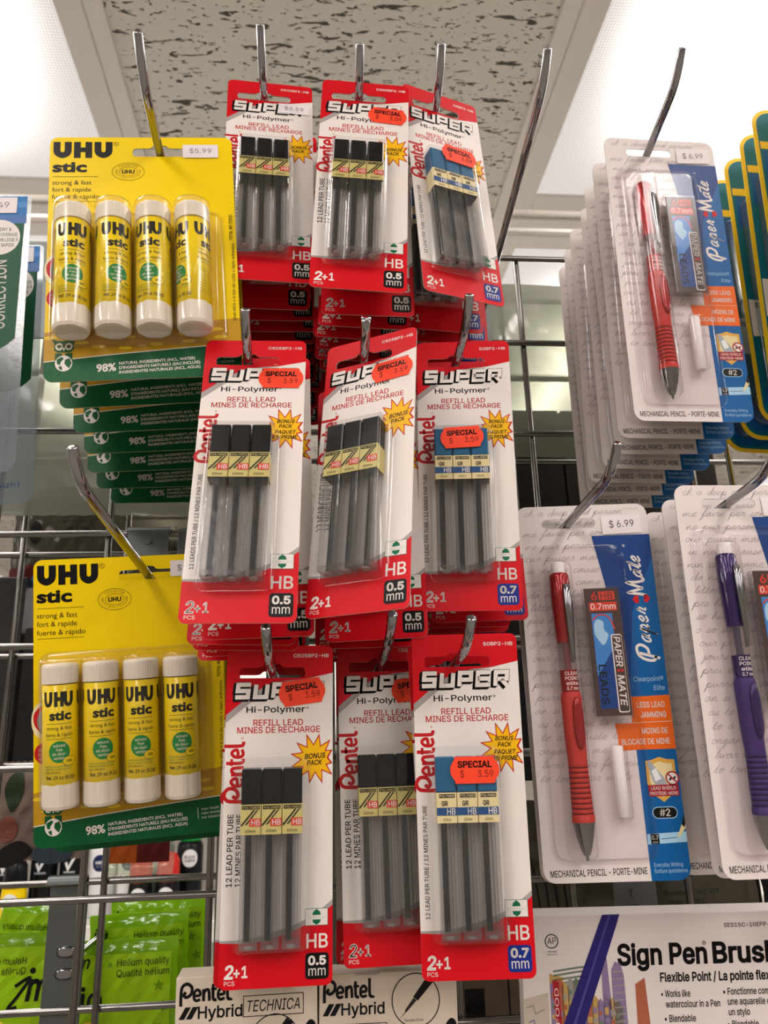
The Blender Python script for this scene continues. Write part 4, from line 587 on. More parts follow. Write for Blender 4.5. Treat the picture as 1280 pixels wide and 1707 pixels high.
# ------------------------------------------------------------------ handwriting strokes (unit x-height, y up)
CUR = {
 'a': (1.0, [(.75, .85), (.45, 1), (.12, .6), (.2, .08), (.5, .1), (.78, .9), (.75, .2), (1, .1)]), 'c': (.8, [(.7, .8), (.45, 1), (.12, .5), (.3, .03), (.8, .2)]),
 'd': (1.0, [(.75, .8), (.4, .95), (.12, .45), (.35, .02), (.75, .5), (.95, 2.0), (.78, .25), (1, .08)]), 'e': (.85, [(.05, .4), (.45, .5), (.68, .8), (.5, 1.06), (.2, .8), (.14, .35), (.38, .0), (.85, .25)]),
 'f': (.7, [(.1, .3), (.5, 1.4), (.62, 2.0), (.42, 1.6), (.25, -.7), (.1, -.9), (.35, .1), (.7, .2)]), 'g': (1.0, [(.75, .85), (.4, 1), (.12, .5), (.4, .05), (.78, .9), (.6, -.8), (.3, -.9), (.5, -.2), (1, .2)]),
 'h': (1.0, [(.05, .2), (.5, 1.6), (.45, 2.0), (.28, 1.5), (.15, 0), (.4, .8), (.62, .95), (.7, .2), (1, .15)]), 'i': (.5, [(.05, .2), (.28, .95), (.25, .15), (.5, .15)]),
 'l': (.55, [(.05, .2), (.5, 1.7), (.42, 2.0), (.28, 1.5), (.25, .2), (.55, .15)]), 'm': (1.5, [(.05, .2), (.25, .95), (.22, 0), (.45, .8), (.65, .9), (.65, .05), (.88, .8), (1.08, .9), (1.1, .15), (1.5, .15)]),
 'n': (1.1, [(.05, .2), (.25, .95), (.22, 0), (.45, .8), (.7, .92), (.72, .15), (1.1, .15)]), 'o': (.9, [(.6, .95), (.3, .95), (.12, .45), (.35, .02), (.7, .35), (.6, .95), (.9, .75)]),
 'p': (1.0, [(.05, .3), (.3, 1), (.12, -1), (.3, .6), (.6, 1), (.82, .6), (.6, .08), (.35, .15), (.7, .05), (1, .2)]), 'r': (.8, [(.05, .2), (.3, 1.1), (.4, .85), (.62, .85), (.5, .2), (.8, .15)]),
 's': (.7, [(.05, .15), (.4, 1.05), (.55, .45), (.4, .02), (.12, .15), (.7, .15)]), 't': (.7, [(.05, .2), (.45, 1.7), (.3, .3), (.42, .02), (.7, .2)]),
 'u': (1.1, [(.05, .3), (.25, .95), (.22, .25), (.45, .03), (.78, .9), (.75, .2), (1.1, .12)]), 'v': (.9, [(.05, .4), (.25, .95), (.4, .05), (.7, .9), (.9, .8)]), 'w': (1.2, [(.05, .4), (.2, .95), (.3, .05), (.6, .8), (.7, .05), (1, .95), (1.2, .8)]),
 'j': (.6, [(.05, .2), (.35, .95), (.2, -.7), (0, -.9), (.2, -.1), (.6, .2)]), 'b': (.8, [(.05, .3), (.45, 1.7), (.4, 2), (.2, 1), (.25, .05), (.6, .3), (.55, .9), (.8, .8)]),
 'x': (.9, [(.1, .9), (.4, .5), (.7, .05), (.9, .2)]), 'y': (1.0, [(.05, .6), (.25, .95), (.3, .2), (.75, .9), (.6, -.8), (.3, -.9), (.5, -.1), (1, .2)]), ' ': (.8, None)}
def cursive(mb, s, x, y, xh, t, m, L=1, ang=0., slant=.35, sx=1.15):
    ca, sa = math.cos(ang), math.sin(ang)
    run = []; px = 0
    def flush(run):
        if len(run) > 1:
            pts = spl(run, 3)
            mb.rib([(x + p[0] * ca + -p[1] * -sa * -1, y - p[0] * sa - p[1] * ca) for p in pts], t, m, L)
    for ch in s:
        wd, st = CUR[ch]
        if st is None: flush(run); run = []
        else: run += [((px + (a + slant * b) * sx) * xh, b * xh) for a, b in st]
        px += wd * sx
    flush(run)
    return px * xh

# ------------------------------------------------------------------ red refill lead cards
def block_super(mb, x, y, w_, h_):
    """the slanted block word: white strokes over a black body that falls down to the left"""
    L = {'S': [(1, 0), (.12, 0), (.12, .5), (.88, .5), (.88, 1), (0, 1)], 'U': [(.1, 0), (.1, 1), (.9, 1), (.9, 0)], 'P': [(.1, 1.08), (.1, 0), (.9, 0), (.9, .56), (.2, .56)],
         'E': None, 'R': None}
    cw = w_ / 5; t = h_ * .26
    def strokes(ch):
        if ch == 'E': return [[(1, 0), (.1, 0), (.1, 1), (1, 1)], [(.1, .5), (.85, .5)]]
        if ch == 'R': return [[(.1, 1.1), (.1, 0), (.9, 0), (.9, .55), (.2, .55)], [(.5, .55), (.95, 1.1)]]
        return [L[ch]]
    for k, ch in enumerate('SUPER'):
        for stk in strokes(ch):
            pt = [(x + cw * (k + .06 + .78 * a) + (1 - b) * .6, y + h_ * (.12 + .76 * b)) for a, b in stk]
            for j in range(5): mb.rib([(a - .28 * j, b + .22 * j) for a, b in pt], t + .5, 'black', 3)
            mb.rib(pt, t, 'white', 5)
def pentel_logo(mb, x, y, h_, m, L, ang=0.):
    """lower-case style word mark with a looped P; x, y = baseline start; h_ = height of the P"""
    ca, sa = math.cos(ang), math.sin(ang)
    def tr(p): return (x + p[0] * h_ * ca - p[1] * h_ * sa * 1, y - p[0] * h_ * sa - p[1] * h_ * ca)
    def rb(p, t, sm=True): mb.rib([tr(q) for q in (spl(p, 6) if sm else p)], t * h_, m, L)
    rb([(.10, -.18), (.10, .40), (.16, .78), (.42, .92), (.68, .74), (.66, .42), (.42, .26), (.26, .36), (.36, .52)], .17)
    rb([(.86, .30), (1.14, .34), (1.12, .52), (.98, .60), (.83, .46), (.82, .18), (.95, .06), (1.16, .12)], .15)
    rb([(1.34, .02), (1.34, .62)], .17, False); rb([(1.34, .40), (1.46, .57), (1.62, .52), (1.66, .02)], .16)
    rb([(1.86, .86), (1.86, .20), (1.94, .06), (2.06, .06)], .16); rb([(1.74, .60), (2.06, .60)], .13, False)
    rb([(2.20, .30), (2.46, .34), (2.44, .52), (2.31, .60), (2.16, .46), (2.15, .18), (2.28, .06), (2.50, .12)], .15)
    rb([(2.66, .98), (2.66, .2), (2.74, .06), (2.86, .06)], .16)
def pentel_card(var):
    W, H = 50, 149
    c = MB(W, H)
    slot = spl([(5.6, 12.8), (6.4, 10.7), (8, 10.3), (15, 10.3), (17, 9.6), (18.4, 8.6), (24.2, 8.6), (25.6, 9.6), (27.6, 10.3), (34.6, 10.3), (36.2, 10.8), (37, 12.8), (36.2, 14.6), (34.6, 15.1), (8, 15.1), (6.4, 14.7)], 3, True)
    c.slab(rrect(0, 0, W, H, 3.2), [slot], .5, 'red', 'card_back')
    top = spl([(0, 32), (5, 28), (10, 24), (15, 20.6), (21, 18), (28, 16.5), (36, 15.8), (43, 14.5), (50, 13)], 4)
    bot = spl([(50, 116), (46, 119), (40, 122.8), (33, 126), (25, 128.5), (13, 130.4), (0, 130)], 4)
    c.poly([(a, b + .0) for a, b in top] + [(50, 116.2)] + [(a, b) for a, b in bot], 'grey_print', 0)
    c.poly([(a, b + 2.6 * max(0, 1 - a / 42)) for a, b in top] + [(a, b - 2.6 * min(1, .35 + a / 40) * (.9 if a > 30 else 1)) for a, b in bot], 'white', 1)
    c.poly([(0, 32.0), (0, 35.5), (13, 25), (21, 19.7), (26, 17.6), (17, 19.6), (9, 24.7)], 'grey_print', 2)
    block_super(c, 3.6, 17.2, 42.5, 7.6)
    c.text('Hi-Polymer', 9.4, 31.0, 2.7, 'black', 2, 27.5, bold=.02); c.text('®', 37.4, 30, 1.5, 'black', 2)
    c.text('REFILL LEAD', 12.8, 37.0, 2.7, 'ink_red', 2, 23.2, bold=.016); c.text('MINES DE RECHARGE', 5.4, 40.3, 2.7, 'ink_red', 2, 38.6, bold=.016)
    pentel_logo(c, 9.0, 71.5, 9.6, 'ink_red', 2, math.pi / 2); c.text('®', 8.6, 43, 1.2, 'ink_red', 2, ang=math.pi / 2)
    sx_, sy = 41.4, 52.3
    out = star(sx_, sy, [11.6, 10, 11.4, 9.6, 12, 9.8], 6.6, 12, .2); out = [(min(a, 49.9), b) for a, b in out]
    inn = [(min(sx_ + (a - sx_) * .87, 49.9), sy + (b - sy) * .87) for a, b in out]
    c.poly(out, 'ink_red', 2); c.poly(inn, 'star_yellow', 3)
    if var == '05':
        c.text('BONUS', sx_ + .4, 52.2, 2.2, 'black', 4, 9.8, 'c', .03, .22, .06); c.text('PACK', sx_ + .2, 55.2, 2.2, 'black', 4, 7.4, 'c', .03, .22, .06)
    else:
        for i, (t_, w_) in enumerate((('BONUS', 8.6), ('PACK', 6.6), ('PAQUET', 10.2), ('EN PRIME', 11.6))):
            c.text(t_, sx_ + .2, 49.2 + 2.75 * i + (.5 if i > 1 else 0), 1.9, 'black', 4, w_, 'c', .03, .22)
    if var == '05':
        c.text('12 LEAD PER TUBE', 4.6, 107, 2.5, 'black', 2, 31, bold=.018, ang=math.pi / 2); c.text('12 MINES PAR TUBE', 8.6, 107, 2.5, 'black', 2, 31, bold=.018, ang=math.pi / 2)
    else:
        c.text('12 LEADS PER TUBE / 12 MINES PAR TUBE' if var == '05b' else '12 LEAD PER TUBE / 12 MINES PAR TUBE', 4.4, 124.4, 1.85, 'black', 2, 47.3, bold=.014, ang=math.pi / 2)
    c.rect(37.6, 117.2, 47.9, 124.4, 'logo_green', 2); c.rect(37.8, 117.4, 47.7, 124.2, 'white', 3)
    c.poly([(42.8, 117.5), (44.3, 118.6), (44.7, 120.0), (40.9, 120.0), (41.3, 118.6)], 'logo_green', 4); c.poly([(42.8, 124.1), (44.3, 123.2), (44.7, 121.9), (40.9, 121.9), (41.3, 123.2)], 'logo_green', 4)
    c.text('RECYCLABLE', 42.8, 121.35, .8, 'pale_green', 4, 8.8, 'c')
    c.text('HB', 38.3, 133.5, 5.7, 'white', 2, 9.6, bold=.018)
    c.rect(37.9, 135.6, 48.3, 146.3, 'black' if var[:2] == '05' else 'navy', 2, 1.6)
    c.text('0.5' if var[:2] == '05' else '0.7', 43.1, 140.4, 3.4, 'white', 3, 8.0, 'c', .05); c.text('mm', 43.1, 144.9, 4.0, 'white', 3, 7.6, 'c')
    c.text('2', 2.3, 144.4, 5.2, 'white', 2, 4.2, bold=.04, it=.1); c.text('+1', 6.4, 144.2, 4.5, 'white', 2, 6.2, bold=.03); c.text('PCS', 2.4, 147.2, 1.7, 'white', 2, 4.6)
    c.text('C505BP2-HB' if var[:2] == '05' else '50BP2-HB', 48, 5.6, 1.6, 'white', 2, 16.8 if var[:2] == '05' else 14, 'r', .02)
    card = c.mesh('backing_card')
    bl = MB(W, H); bl.tray(7.2, 53.4, 37.8, 132.6, 2.2, .45, 9.9, 'blister', .7, .9, 2.2); blm = bl.mesh('blister')
    blue = var == '07'
    # one lead tube: local origin at the top centre of the tube, hanging down -y, front towards +z
    t = MB(); t.box(-4.25, -75.5, .35, 4.25, -14.8, 8.3, 'tube_clear', .5)
    t.box(-3.9, -75.2, .9, 3.9, -72.2, 7.9, 'tube_clear', .6)
    for xx in (1.2, 2.6): t.box(xx, -74.6, 1.6, xx + .25, -15, 7.4, 'tube_clear', .08)
    t.tube([(0, -75.6, 4.3), (0, -74.9, 4.3)], 1.9, 'grey_print', 12)
    tm = t.mesh('lead_tube')
    cp_ = MB(); cp_.box(-4.35, -15.2, .25, 4.35, 0, 8.5, 'cap_blue' if blue else 'cap_black', .55); cpm = cp_.mesh('cap')
    lb = MB(9.0, 12.8, None)
    lb.loft([[(-4.2, yy, -.05), (4.2, yy, -.05), (4.5, yy, -.35), (4.5, yy, -8.2), (4.2, yy, -8.5), (-4.2, yy, -8.5), (-4.5, yy, -8.2), (-4.5, yy, -.35)] for yy in (6.4, -6.4)], 'cream' if blue else 'gold', False, False, False)
    if blue:
        lb.rect(1.2, .6, 8.2, 2.2, 'black', 1); lb.text('POLYMER', 4.7, 1.9, .95, 'cream', 2, 6.4, 'c', .01); lb.text('GR', 2.2, 5.6, 2.0, 'black', 1, 2.8, bold=.03)
        lb.rect(0, 6.3, 9, 9.6, 'label_blue', 1); lb.text('HB', 8.3, 9.2, 2.5, 'white', 2, 3.8, 'r', .02); lb.text('60mm', 4.5, 12, 1.4, 'oval_ink', 1, 3.6, 'c')
    else:
        lb.rect(.6, .5, 8.4, 2.1, 'black', 1); lb.text('POLYMER', 4.6, 1.85, .95, 'gold', 2, 7, 'c', .01)
        lb.poly([(0, 8.8), (5.6, 2.3), (6.4, 2.3), (.6, 9.2)], 'black', 1); lb.poly([(2.0, 8.6), (7.2, 2.3), (7.9, 2.3), (2.8, 8.6)], 'black', 1)
        lb.text('STRONGER', 1.2, 8.6, .7, 'oval_ink', 1, 6.0, ang=.85)
        lb.rect(4.0, 6.0, 9, 9.3, 'label_red', 2); lb.text('HB', 8.6, 8.8, 2.3, 'white', 3, 3.8, 'r', .012); lb.text('60mm', 4.5, 11.9, 1.3, 'black', 1, 4.6, 'c')
    lbm = lb.mesh('label')
    ld = MB(); rr = random.Random(3)
    for k in range(12):
        x = -2.1 + .40 * (k % 6) + rr.uniform(-.1, .1); z = 2.0 + .8 * (k // 6) + rr.uniform(-.3, .3); e = rr.uniform(-.3, .3)
        ld.tube([(x, -73.2, z), (x + e, -15.4, z + rr.uniform(-.3, .3))], .27, 'lead', 6)
    ldm = ld.mesh('leads')
    return card, blm, tm, cpm, lbm, ldm
PV = {v: pentel_card(v) for v in ('05', '05b', '07')}
def new_pentel(var, label, group):
    card, blm, tm, cpm, lbm, ldm = PV[var]
    e = empty('refill_lead_card', label, 'lead refill pack', group)
    link('backing_card', card, e); link('blister', blm, e)
    for k in range(3):
        t = link('lead_tube', tm, e); t.location = ((12.9 + 9.25 * k - 25) * .001, (74.5 - 55.6) * .001, .0006)
        link('cap', cpm, t); o = link('label', lbm, t); o.location = (0, -.0215, .0087); link('leads', ldm, t)
    return e
def special(parent, x, y, z, ang=0., w_=22, h_=11.6, W=50, H=149, price='$ 3.59'):
    s = MB(22, 11.6)
    n = 10; pts = []
    def wav(i, k): return 1.1 * math.sin(math.pi * i / n) ** 1 * 1.9 - .9 * (1 - abs(2 * i / n - 1) ** 2) * 0
    pts += [(2.2, 0), (19.8, 0)]
    pts += spl([(19.8, 0), (20.2, 1.4), (21.6, 3.6), (22, 5.8), (21.6, 8), (20.2, 10.2), (19.8, 11.6)], 3)[1:]
    pts += [(2.2, 11.6)] + spl([(2.2, 11.6), (1.8, 10.2), (.4, 8), (0, 5.8), (.4, 3.6), (1.8, 1.4), (2.2, 0)], 3)[1:-1]
    s.slab(pts, [], .08, 'sticker'); s.text('SPECIAL', 11, 4.7, 2.6, 'black', 1, 15.4, 'c', .04)
    s.text('$', 4.4, 8.9, 2.9, 'sticker_ink', 1, 1.7); s.text('3.59', 12.2, 8.9, 2.9, 'sticker_ink', 1, 7)
    o = s.build('price_sticker', parent); o.matrix_local = Matrix.Translation(((x - W / 2) * .001, (H / 2 - y) * .001, z * .001)) @ Matrix.Rotation(ang, 4, 'Z')
    o['label'] = 'orange special price sticker'
    return o
def tagprice(parent, x, y, z, txt, w_, h_, W, H, ink='grey_ink', ang=0.):
    s = MB(w_, h_); s.slab(rrect(0, 0, w_, h_, .5), [], .08, 'white_sticker'); s.text(txt, w_ / 2, h_ * .66, h_ * .36, ink, 1, w_ * .62, 'c')
    o = s.build('price_sticker', parent); o.matrix_local = Matrix.Translation(((x - W / 2) * .001, (H / 2 - y) * .001, z * .001)) @ Matrix.Rotation(ang, 4, 'Z')
    o['label'] = 'white price sticker'
    return o
ROW = {'A': 'top', 'B': 'middle', 'C': 'bottom'}; HK = {'1': 'left', '2': 'middle', '3': 'right'}
# key: (centre, yaw pitch roll, variant, hook angles, number behind, spacing, label of the front card)
PENT = {
 'A1': ((-.0243, .3742, .3164), (4.1, -6.4, 0), '05', (6.5, -.7, .0159, 42, .0242), 13, .0106, 'red and white lead refill card with faint white $3.59 tag, top row'),
 'A2': ((.0271, .3571, .3015), (.1, -5.7, -3.2), '05', (6.5, -1.6, .0152, 43, .0146), 14, .0106, 'top row red lead refill card with orange SPECIAL tag near its top right corner'),
 'A3': ((.0796, .3739, .3098), (19.0, -4.7, .4), '07', (6.5, -1.4, .0188, 43.5, .0186), 8, .0110, 'twisted 0.7 mm lead refill card, top row right, blue caps behind orange tag'),
 'B1': ((-.0302, .3480, .1297), (-2.7, -9.1, -1.1), '05b', (6, 1.6, .0189, 41, .0141), 5, .0108, 'middle row left lead refill card, black caps, BONUS PACK PAQUET EN PRIME star'),
 'B2': ((.0239, .3478, .1327), (-28.8, -10.3, .3), '05', (6, -.5, .0151, 41.6, .0119), 4, .0150, 'lead refill card turned sideways with light glare on its black caps'),
 'B3': ((.0791, .3794, .1419), (-7.9, -1.1, -1.6), '07', (6, .2, .03, 41.6, .0174), 6, .0108, 'middle row right 0.7 mm lead refill card, orange tag over blue caps'),
 'C1': ((-.0166, .3918, -.0210), (1.6, 5.4, -.4), '05', (6.3, -.8, .0355, 38, .0165), 1, .012, 'bottom row left lead refill card with black caps and crooked orange tag'),
 'C2': ((.0375, .4085, -.0168), (0, 0, .5), '05', (7.5, 2.1, .0394, 33, .0214), 2, .0115, 'bottom row middle lead refill card, partly hidden by the 0.7 mm card'),
 'C3': ((.0713, .3794, -.0187), (-4.2, 3.5, -.4), '07', (5.8, .4, .0242, 37.6, .0188), 1, .012, 'lowest right 0.7 mm lead refill card, headline uncovered, tag on blue caps'),
}
for key, (loc, ypr, var, hk, nb, gap, lab) in PENT.items():
    grp = 'lead refill cards on the %s hook of the %s row' % (HK[key[1]], ROW[key[0]])
    e = new_pentel(var, lab, grp); place(e, loc, ypr)
    P = Vector(loc) + pose(*ypr) @ Vector(((21.4 - 25) * .001, (74.5 - 12.3) * .001, 0))
    hook(key, P, *hk, 'chrome hook of the %s red refill cards in the %s row' % (HK[key[1]], ROW[key[0]]))
    d = HOOK[key][1]
    off0 = .004 + abs(math.sin(math.radians(ypr[0]))) * .034
    rr = random.Random(ord(key[0]) * 7 + int(key[1]))
    for k in range(nb):
        s = off0 + gap * (k + 1); c = Vector(loc) - d * s
        f = .55 ** (k + 1)
        y2 = (ypr[0] * f * .6 + rr.uniform(-1.2, 1.2), ypr[1] * .6 + rr.uniform(-.2, .2), ypr[2] * .3 + rr.uniform(-1.5, 1.5))
        P2 = P - d * s; R2 = pose(*y2)
        c = P2 - R2 @ Vector(((21.4 - 25 + rr.uniform(-3, 3)) * .001, (74.5 - 12.3) * .001, 0))
        if c.y > GD - .014: break
        o = dup(e); o['label'] = 'red lead refill card %s from the front on the %s hook, %s row' % (ORD[k + 1], HK[key[1]], ROW[key[0]]); place(o, c, y2)
    if key == 'A1': tagprice(e, 39, 20.6, .5, '$3.59', 18, 7.6, 50, 149, ang=-.02)
    if key == 'A2': special(e, 38, 25.8, .5, -.06)
    if key == 'A3': special(e, 26.5, 57.5, 10.1, -.05)
    if key == 'B1': special(e, 38.2, 23.2, .5, -.0)
    if key == 'B2': special(e, 37.4, 23.6, .5, .05)
    if key == 'B3': special(e, 22.6, 61.0, 10.1, .05)
    if key == 'C1': special(e, 35.4, 21.8, .5, .13)
    if key == 'C2': special(e, 38, 24.6, .5, .1)
    if key == 'C3': special(e, 26.0, 61.2, 10.1, .0)

# ------------------------------------------------------------------ yellow glue stick cards
def glue_meshes():
    W, H = 96, 145
    c = MB(W, H)
    slot = rrect(42.8, 7.2, 71.4, 12.4, 2.5); 
    slot = spl([(42.8, 9.9), (43.6, 7.9), (45.6, 7.3), (52, 7.2), (54, 5.6), (60.4, 5.6), (62.4, 7.2), (68.6, 7.3), (70.6, 7.9), (71.4, 9.9), (70.6, 11.9), (68.6, 12.5), (45.6, 12.5), (43.6, 11.9)], 3, True)
    c.slab(rrect(0, 0, W, H, 4.5), [slot], .55, 'yellow', 'card_back')
    c.poly([(0, 118), (10, 116.4), (30, 116.8), (60, 115.2), (96, 112.4)] + [(96, 131), (0, 136)], 'yellow_deep', 0)
    for i, (x, y) in enumerate([(3, 121), (28, 120), (41, 121.5), (55, 119.8), (68, 120.5), (84, 118.5), (7, 127), (26, 126.4), (39, 127.6), (54, 126), (70, 124.8), (86, 123), (18, 124)]): c.disc(x, y, 3.3, 1.0, 'yellow_dot', 1, 16)
    band = spl([(0, 134.4), (30, 131.6), (60, 129.4), (96, 127.0)], 6)
    c.poly([(a, b - .5) for a, b in band] + [(96, 130)] + [(0, 137)], 'white', 2)
    c.poly([(a, b) for a, b in band] + rrect(0, 100, 96, 145, (0, 0, 4.5, 4.5))[2:], 'uhu_green', 3)
    # brand block
    y0, y1 = 3.0, 13.4; t = 3.6
    def U(x): c.rib([(x + t / 2, y0), (x + t / 2, y0 + 5)] + spl([(x + t / 2, y0 + 5.6), (x + t / 2 + .6, y1 - 3.0), (x + 4.7, y1 - 1.75), (x + 9.4 - t / 2 - .6, y1 - 3.0), (x + 9.4 - t / 2, y0 + 5.6)], 4) + [(x + 9.4 - t / 2, y0 + 5), (x + 9.4 - t / 2, y0)], t, 'black', 1)
    U(1.8); U(23.0)
    c.rect(12.4, y0, 15.9, y1, 'black', 1); c.rect(18.3, y0, 21.8, y1, 'black', 1); c.rect(15.7, 6.6, 18.5, 9.6, 'black', 1)
    c.ring(34.3, 4.4, 1.3, 1.3, .22, 'black', 1, 20); c.text('R', 34.3, 5.1, 1.4, 'black', 1, al='c')
    c.text('stic', 1.6, 22.2, 6.6, 'black', 1, 17.6, bold=.04, face='b')
    for yy in (25.4, 41.0): c.rib([(1.9, yy), (25, yy)], .22, 'black', 1)
    for i, s in enumerate(('strong & fast', 'fort & rapide', 'fuerte & rápido')): c.text(s, 1.7, 30.4 + 4.4 * i, 2.8, 'black', 1, (20, 19.8, 24)[i], face='b')
    c.ring(40.6, 22.3, 8.4, 5.6, .24, 'oval_ink', 1); c.ring(40.6, 22.3, 4.8, 2.9, .2, 'oval_ink', 1); c.text('UHU', 40.6, 23.4, 2.2, 'black', 1, 6.6, 'c', .045)
    for i, ch in enumerate('PREMIUM'):
        a = math.radians(-38 + 12.6 * i); c.text(ch, 40.6 + 6.6 * math.sin(a), 22.9 - 4.3 * math.cos(a), 1.1, 'oval_ink', 1, al='c', ang=-a * .8)
    for i, ch in enumerate('QUALITY/QUALITÉ/CALIDAD'):
        a = math.radians(-100 + 9.1 * i); c.text(ch, 40.6 + 6.6 * math.sin(a), 22.3 + 4.4 * math.cos(a), .9, 'oval_ink', 1, al='c', ang=a * .75)
    # red arrow and bubble at the left edge
    c.disc(4, 82, 5, 9, 'pale_glow', 0)
    c.rib(spl([(5.5, 89), (1.6, 84), (1.4, 79), (4.6, 75.4)], 5), 2.2, 'arrow_red', 1); c.poly([(3.8, 72.6), (7.6, 74.2), (4.8, 78.4)], 'arrow_red', 1)
    c.poly(spl([(8, 90), (3.6, 88), (1.8, 82.6), (3.4, 78.2), (8, 77)], 4) + [(10, 77), (10, 90)], 'cap_grey', 2)
    c.disc(5.6, 98.6, 5.2, 5.4, 'arrow_red', 1); c.poly([(4.4, 95), (6.8, 90.6), (8, 95)], 'arrow_red', 2)
    for i, s in enumerate(('RETRACT', 'BEFORE', 'CLOSING')): c.text(s, 5.8, 97.6 + 2.1 * i, 1.2, 'white', 2, 6.4, 'c')
    # owl and globe
    c.poly([(3.6, 121.4), (6.4, 122.8), (12.6, 122.8), (15.4, 121.4), (14.0, 124.6), (14.4, 127.4), (12.6, 129.2), (6.4, 129.2), (4.6, 127.4), (5.0, 124.6)], 'uhu_green', 3)
    for x in (7.2, 11.8): c.ring(x, 126, 1.4, 1.5, 1.0, 'white', 4, 18); c.disc(x, 126, .55, .55, 'uhu_green', 5, 12)
    c.poly([(8.8, 126.6), (10.2, 126.6), (9.5, 128.6)], 'white', 4)
    c.rect(5.4, 129.6, 8.7, 135, 'uhu_green', 4); c.rect(10.3, 129.6, 13.6, 135, 'uhu_green', 4)
    c.disc(9.5, 135.2, 4.1, 4.3, 'white', 5); 
    for pp in ([(6.2, 133), (8.6, 131.6), (9.6, 132.6), (8.2, 134.4), (7.8, 136.2), (6.4, 135.4)], [(10.2, 133.2), (12.4, 132.4), (13.3, 135.2), (12.2, 138), (10.8, 136.6), (9.9, 135.4)], [(7.0, 137), (8.6, 136.6), (9.0, 138.9), (7.8, 138.5)]): c.poly(pp, 'uhu_green', 6)
    an = .045
    c.text('98%', 25.2, 140.4, 4.2, 'white', 5, 9.4, bold=.03, ang=an, face='b')
    for i, (s, w_) in enumerate((('NATURAL INGREDIENTS (INCL. WATER)', 37), ("D'INGRÉDIENTS NATURELS (EAU INCLUSE)", 39.5), ('INGREDIENTES NATURALES (INCL. AGUA)', 39.5))): c.text(s, 36, 136.9 + 2.45 * i, 1.6, 'white', 5, w_, bold=.02, ang=an, face='b')
    c.rib([(80.6, 132.2), (80.8, 137.6)], .25, 'white', 5)
    for i, s in enumerate(('non toxic', 'non toxique', 'no tóxico')): c.text(s, 82.6, 133.6 + 2.1 * i, 1.3, 'white', 5, (9, 11, 9.6)[i], ang=an)
    c.text('TOTAL NO TOXIC', 94, 66, 1.6, 'black', 2, 16, bold=.02, ang=math.pi / 2 - .02); c.text('glue stick • bâton de colle • lápiz adhesivo', 94, 114, 1.6, 'black', 2, 46, ang=math.pi / 2 - .02)
    card = c.mesh('backing_card')
    # blister: flat flange with four half-round pockets
    bl = MB(W, H); bl.tray(4.6, 50.4, 87.4, 124.6, 4, .45, 4.6, 'uhu_blister', .8, 1.2, 2.5)
    for k in range(4):
        cx = 15.3 + 19.7 * k - W / 2
        def arc(r, zc, y): return [(cx + r * math.sin(a), y, max(.6, zc + r * math.cos(a))) for a in [math.radians(-92 + 184 * i / 16) for i in range(17)]]
        yt, yb = H / 2 - 50.6, H / 2 - 124.4
        bl.loft([arc(1.5, 9, yt), arc(7.6, 9, yt - .1), arc(9.5, 9, yt - .9), arc(9.75, 9, yt - 2.5), arc(9.75, 9, yb + 2.5), arc(9.5, 9, yb + .9), arc(7.6, 9, yb + .1), arc(1.5, 9, yb)], 'uhu_blister', True, False, False, False)
    blm = bl.mesh('blister')
    # one glue stick; origin at the stick centre line, y up, label front towards +z
    R = 8.55
    def wp(x, y, z): a = x / R; r = R + z - .02; return (r * math.sin(a), -y, r * math.cos(a))
    s = MB(0, 0, wp); s.strip = 1.6
    s.lathe([(R - .3, -24.6), (R, -24.4), (R, 23.4), (R - .3, 23.6)], 0, 0, 'stick_yellow', 40)
    for k in (-1, 0, 1):
        ox = k * 17.9
        def U2(x): s.rib([(ox + x, -20.4), (ox + x, -16.4)] + spl([(ox + x, -16.2), (ox + x + .6, -14.4), (ox + x + 1.6, -13.9), (ox + x + 2.6, -14.4), (ox + x + 3.2, -16.2)], 3) + [(ox + x + 3.2, -16.4), (ox + x + 3.2, -20.4)], 1.7, 'black', 1)
        U2(-7.0); U2(2.0 + 1.0)
        s.rect(ox - 2.2, -20.4, ox - .5, -13.1, 'black', 1); s.rect(ox + .7, -20.4, ox + 2.3, -13.1, 'black', 1); s.rect(ox - .6, -17.8, ox + .8, -15.9, 'black', 1)
        s.text('stic', ox - 4.6, -6.8, 4.6, 'black', 1, 10.6, bold=.04, face='b')
        s.rib([(ox - 6.4, -4.9), (ox + 6.4, -4.9)], .2, 'black', 1); s.rib([(ox - 6.4, 2.4), (ox + 6.4, 2.4)], .2, 'black', 1)
        s.text('strong & fast', ox, -2.0, 1.8, 'black', 1, 12.4, 'c', face='b'); s.text('fuerte & rápido', ox, 1.2, 1.8, 'black', 1, 13.6, 'c', face='b')
        if k == 0:
            s.disc(ox + .2, 8.6, 5.0, 5.2, 'stick_green', 1)
            for i, q in enumerate(('solvent', 'free', 'sin disol-', 'ventes')): s.text(q, ox + .2, 6.2 + 2.0 * i, 1.35, 'white', 2, (5.6, 3, 6.6, 5.2)[i], 'c', .01)
            s.disc(ox + 4.9, 13.2, 3.1, 2.2, 'stick_yellow', 2, 20); s.ring(ox + 4.9, 13.2, 3.1, 2.2, .2, 'oval_ink', 3, 24); s.text('UHU', ox + 4.9, 13.8, 1.3, 'black', 3, 2.8, 'c', .03)
            s.text('made from 98% natural ingredients', ox - .6, 15.9, .8, 'stick_green', 1, 13, 'c'); s.text('ingrédients naturels, incl. water', ox - .6, 17.2, .8, 'stick_green', 1, 13, 'c'); s.text('lápiz adhesivo', ox - 3, 18.8, 1.1, 'oval_ink', 1, 7.5, 'c')
            s.text('Net .29 oz (8,2g)', ox + .6, 21.6, 1.6, 'black', 1, 14, 'c', .018)
        else:
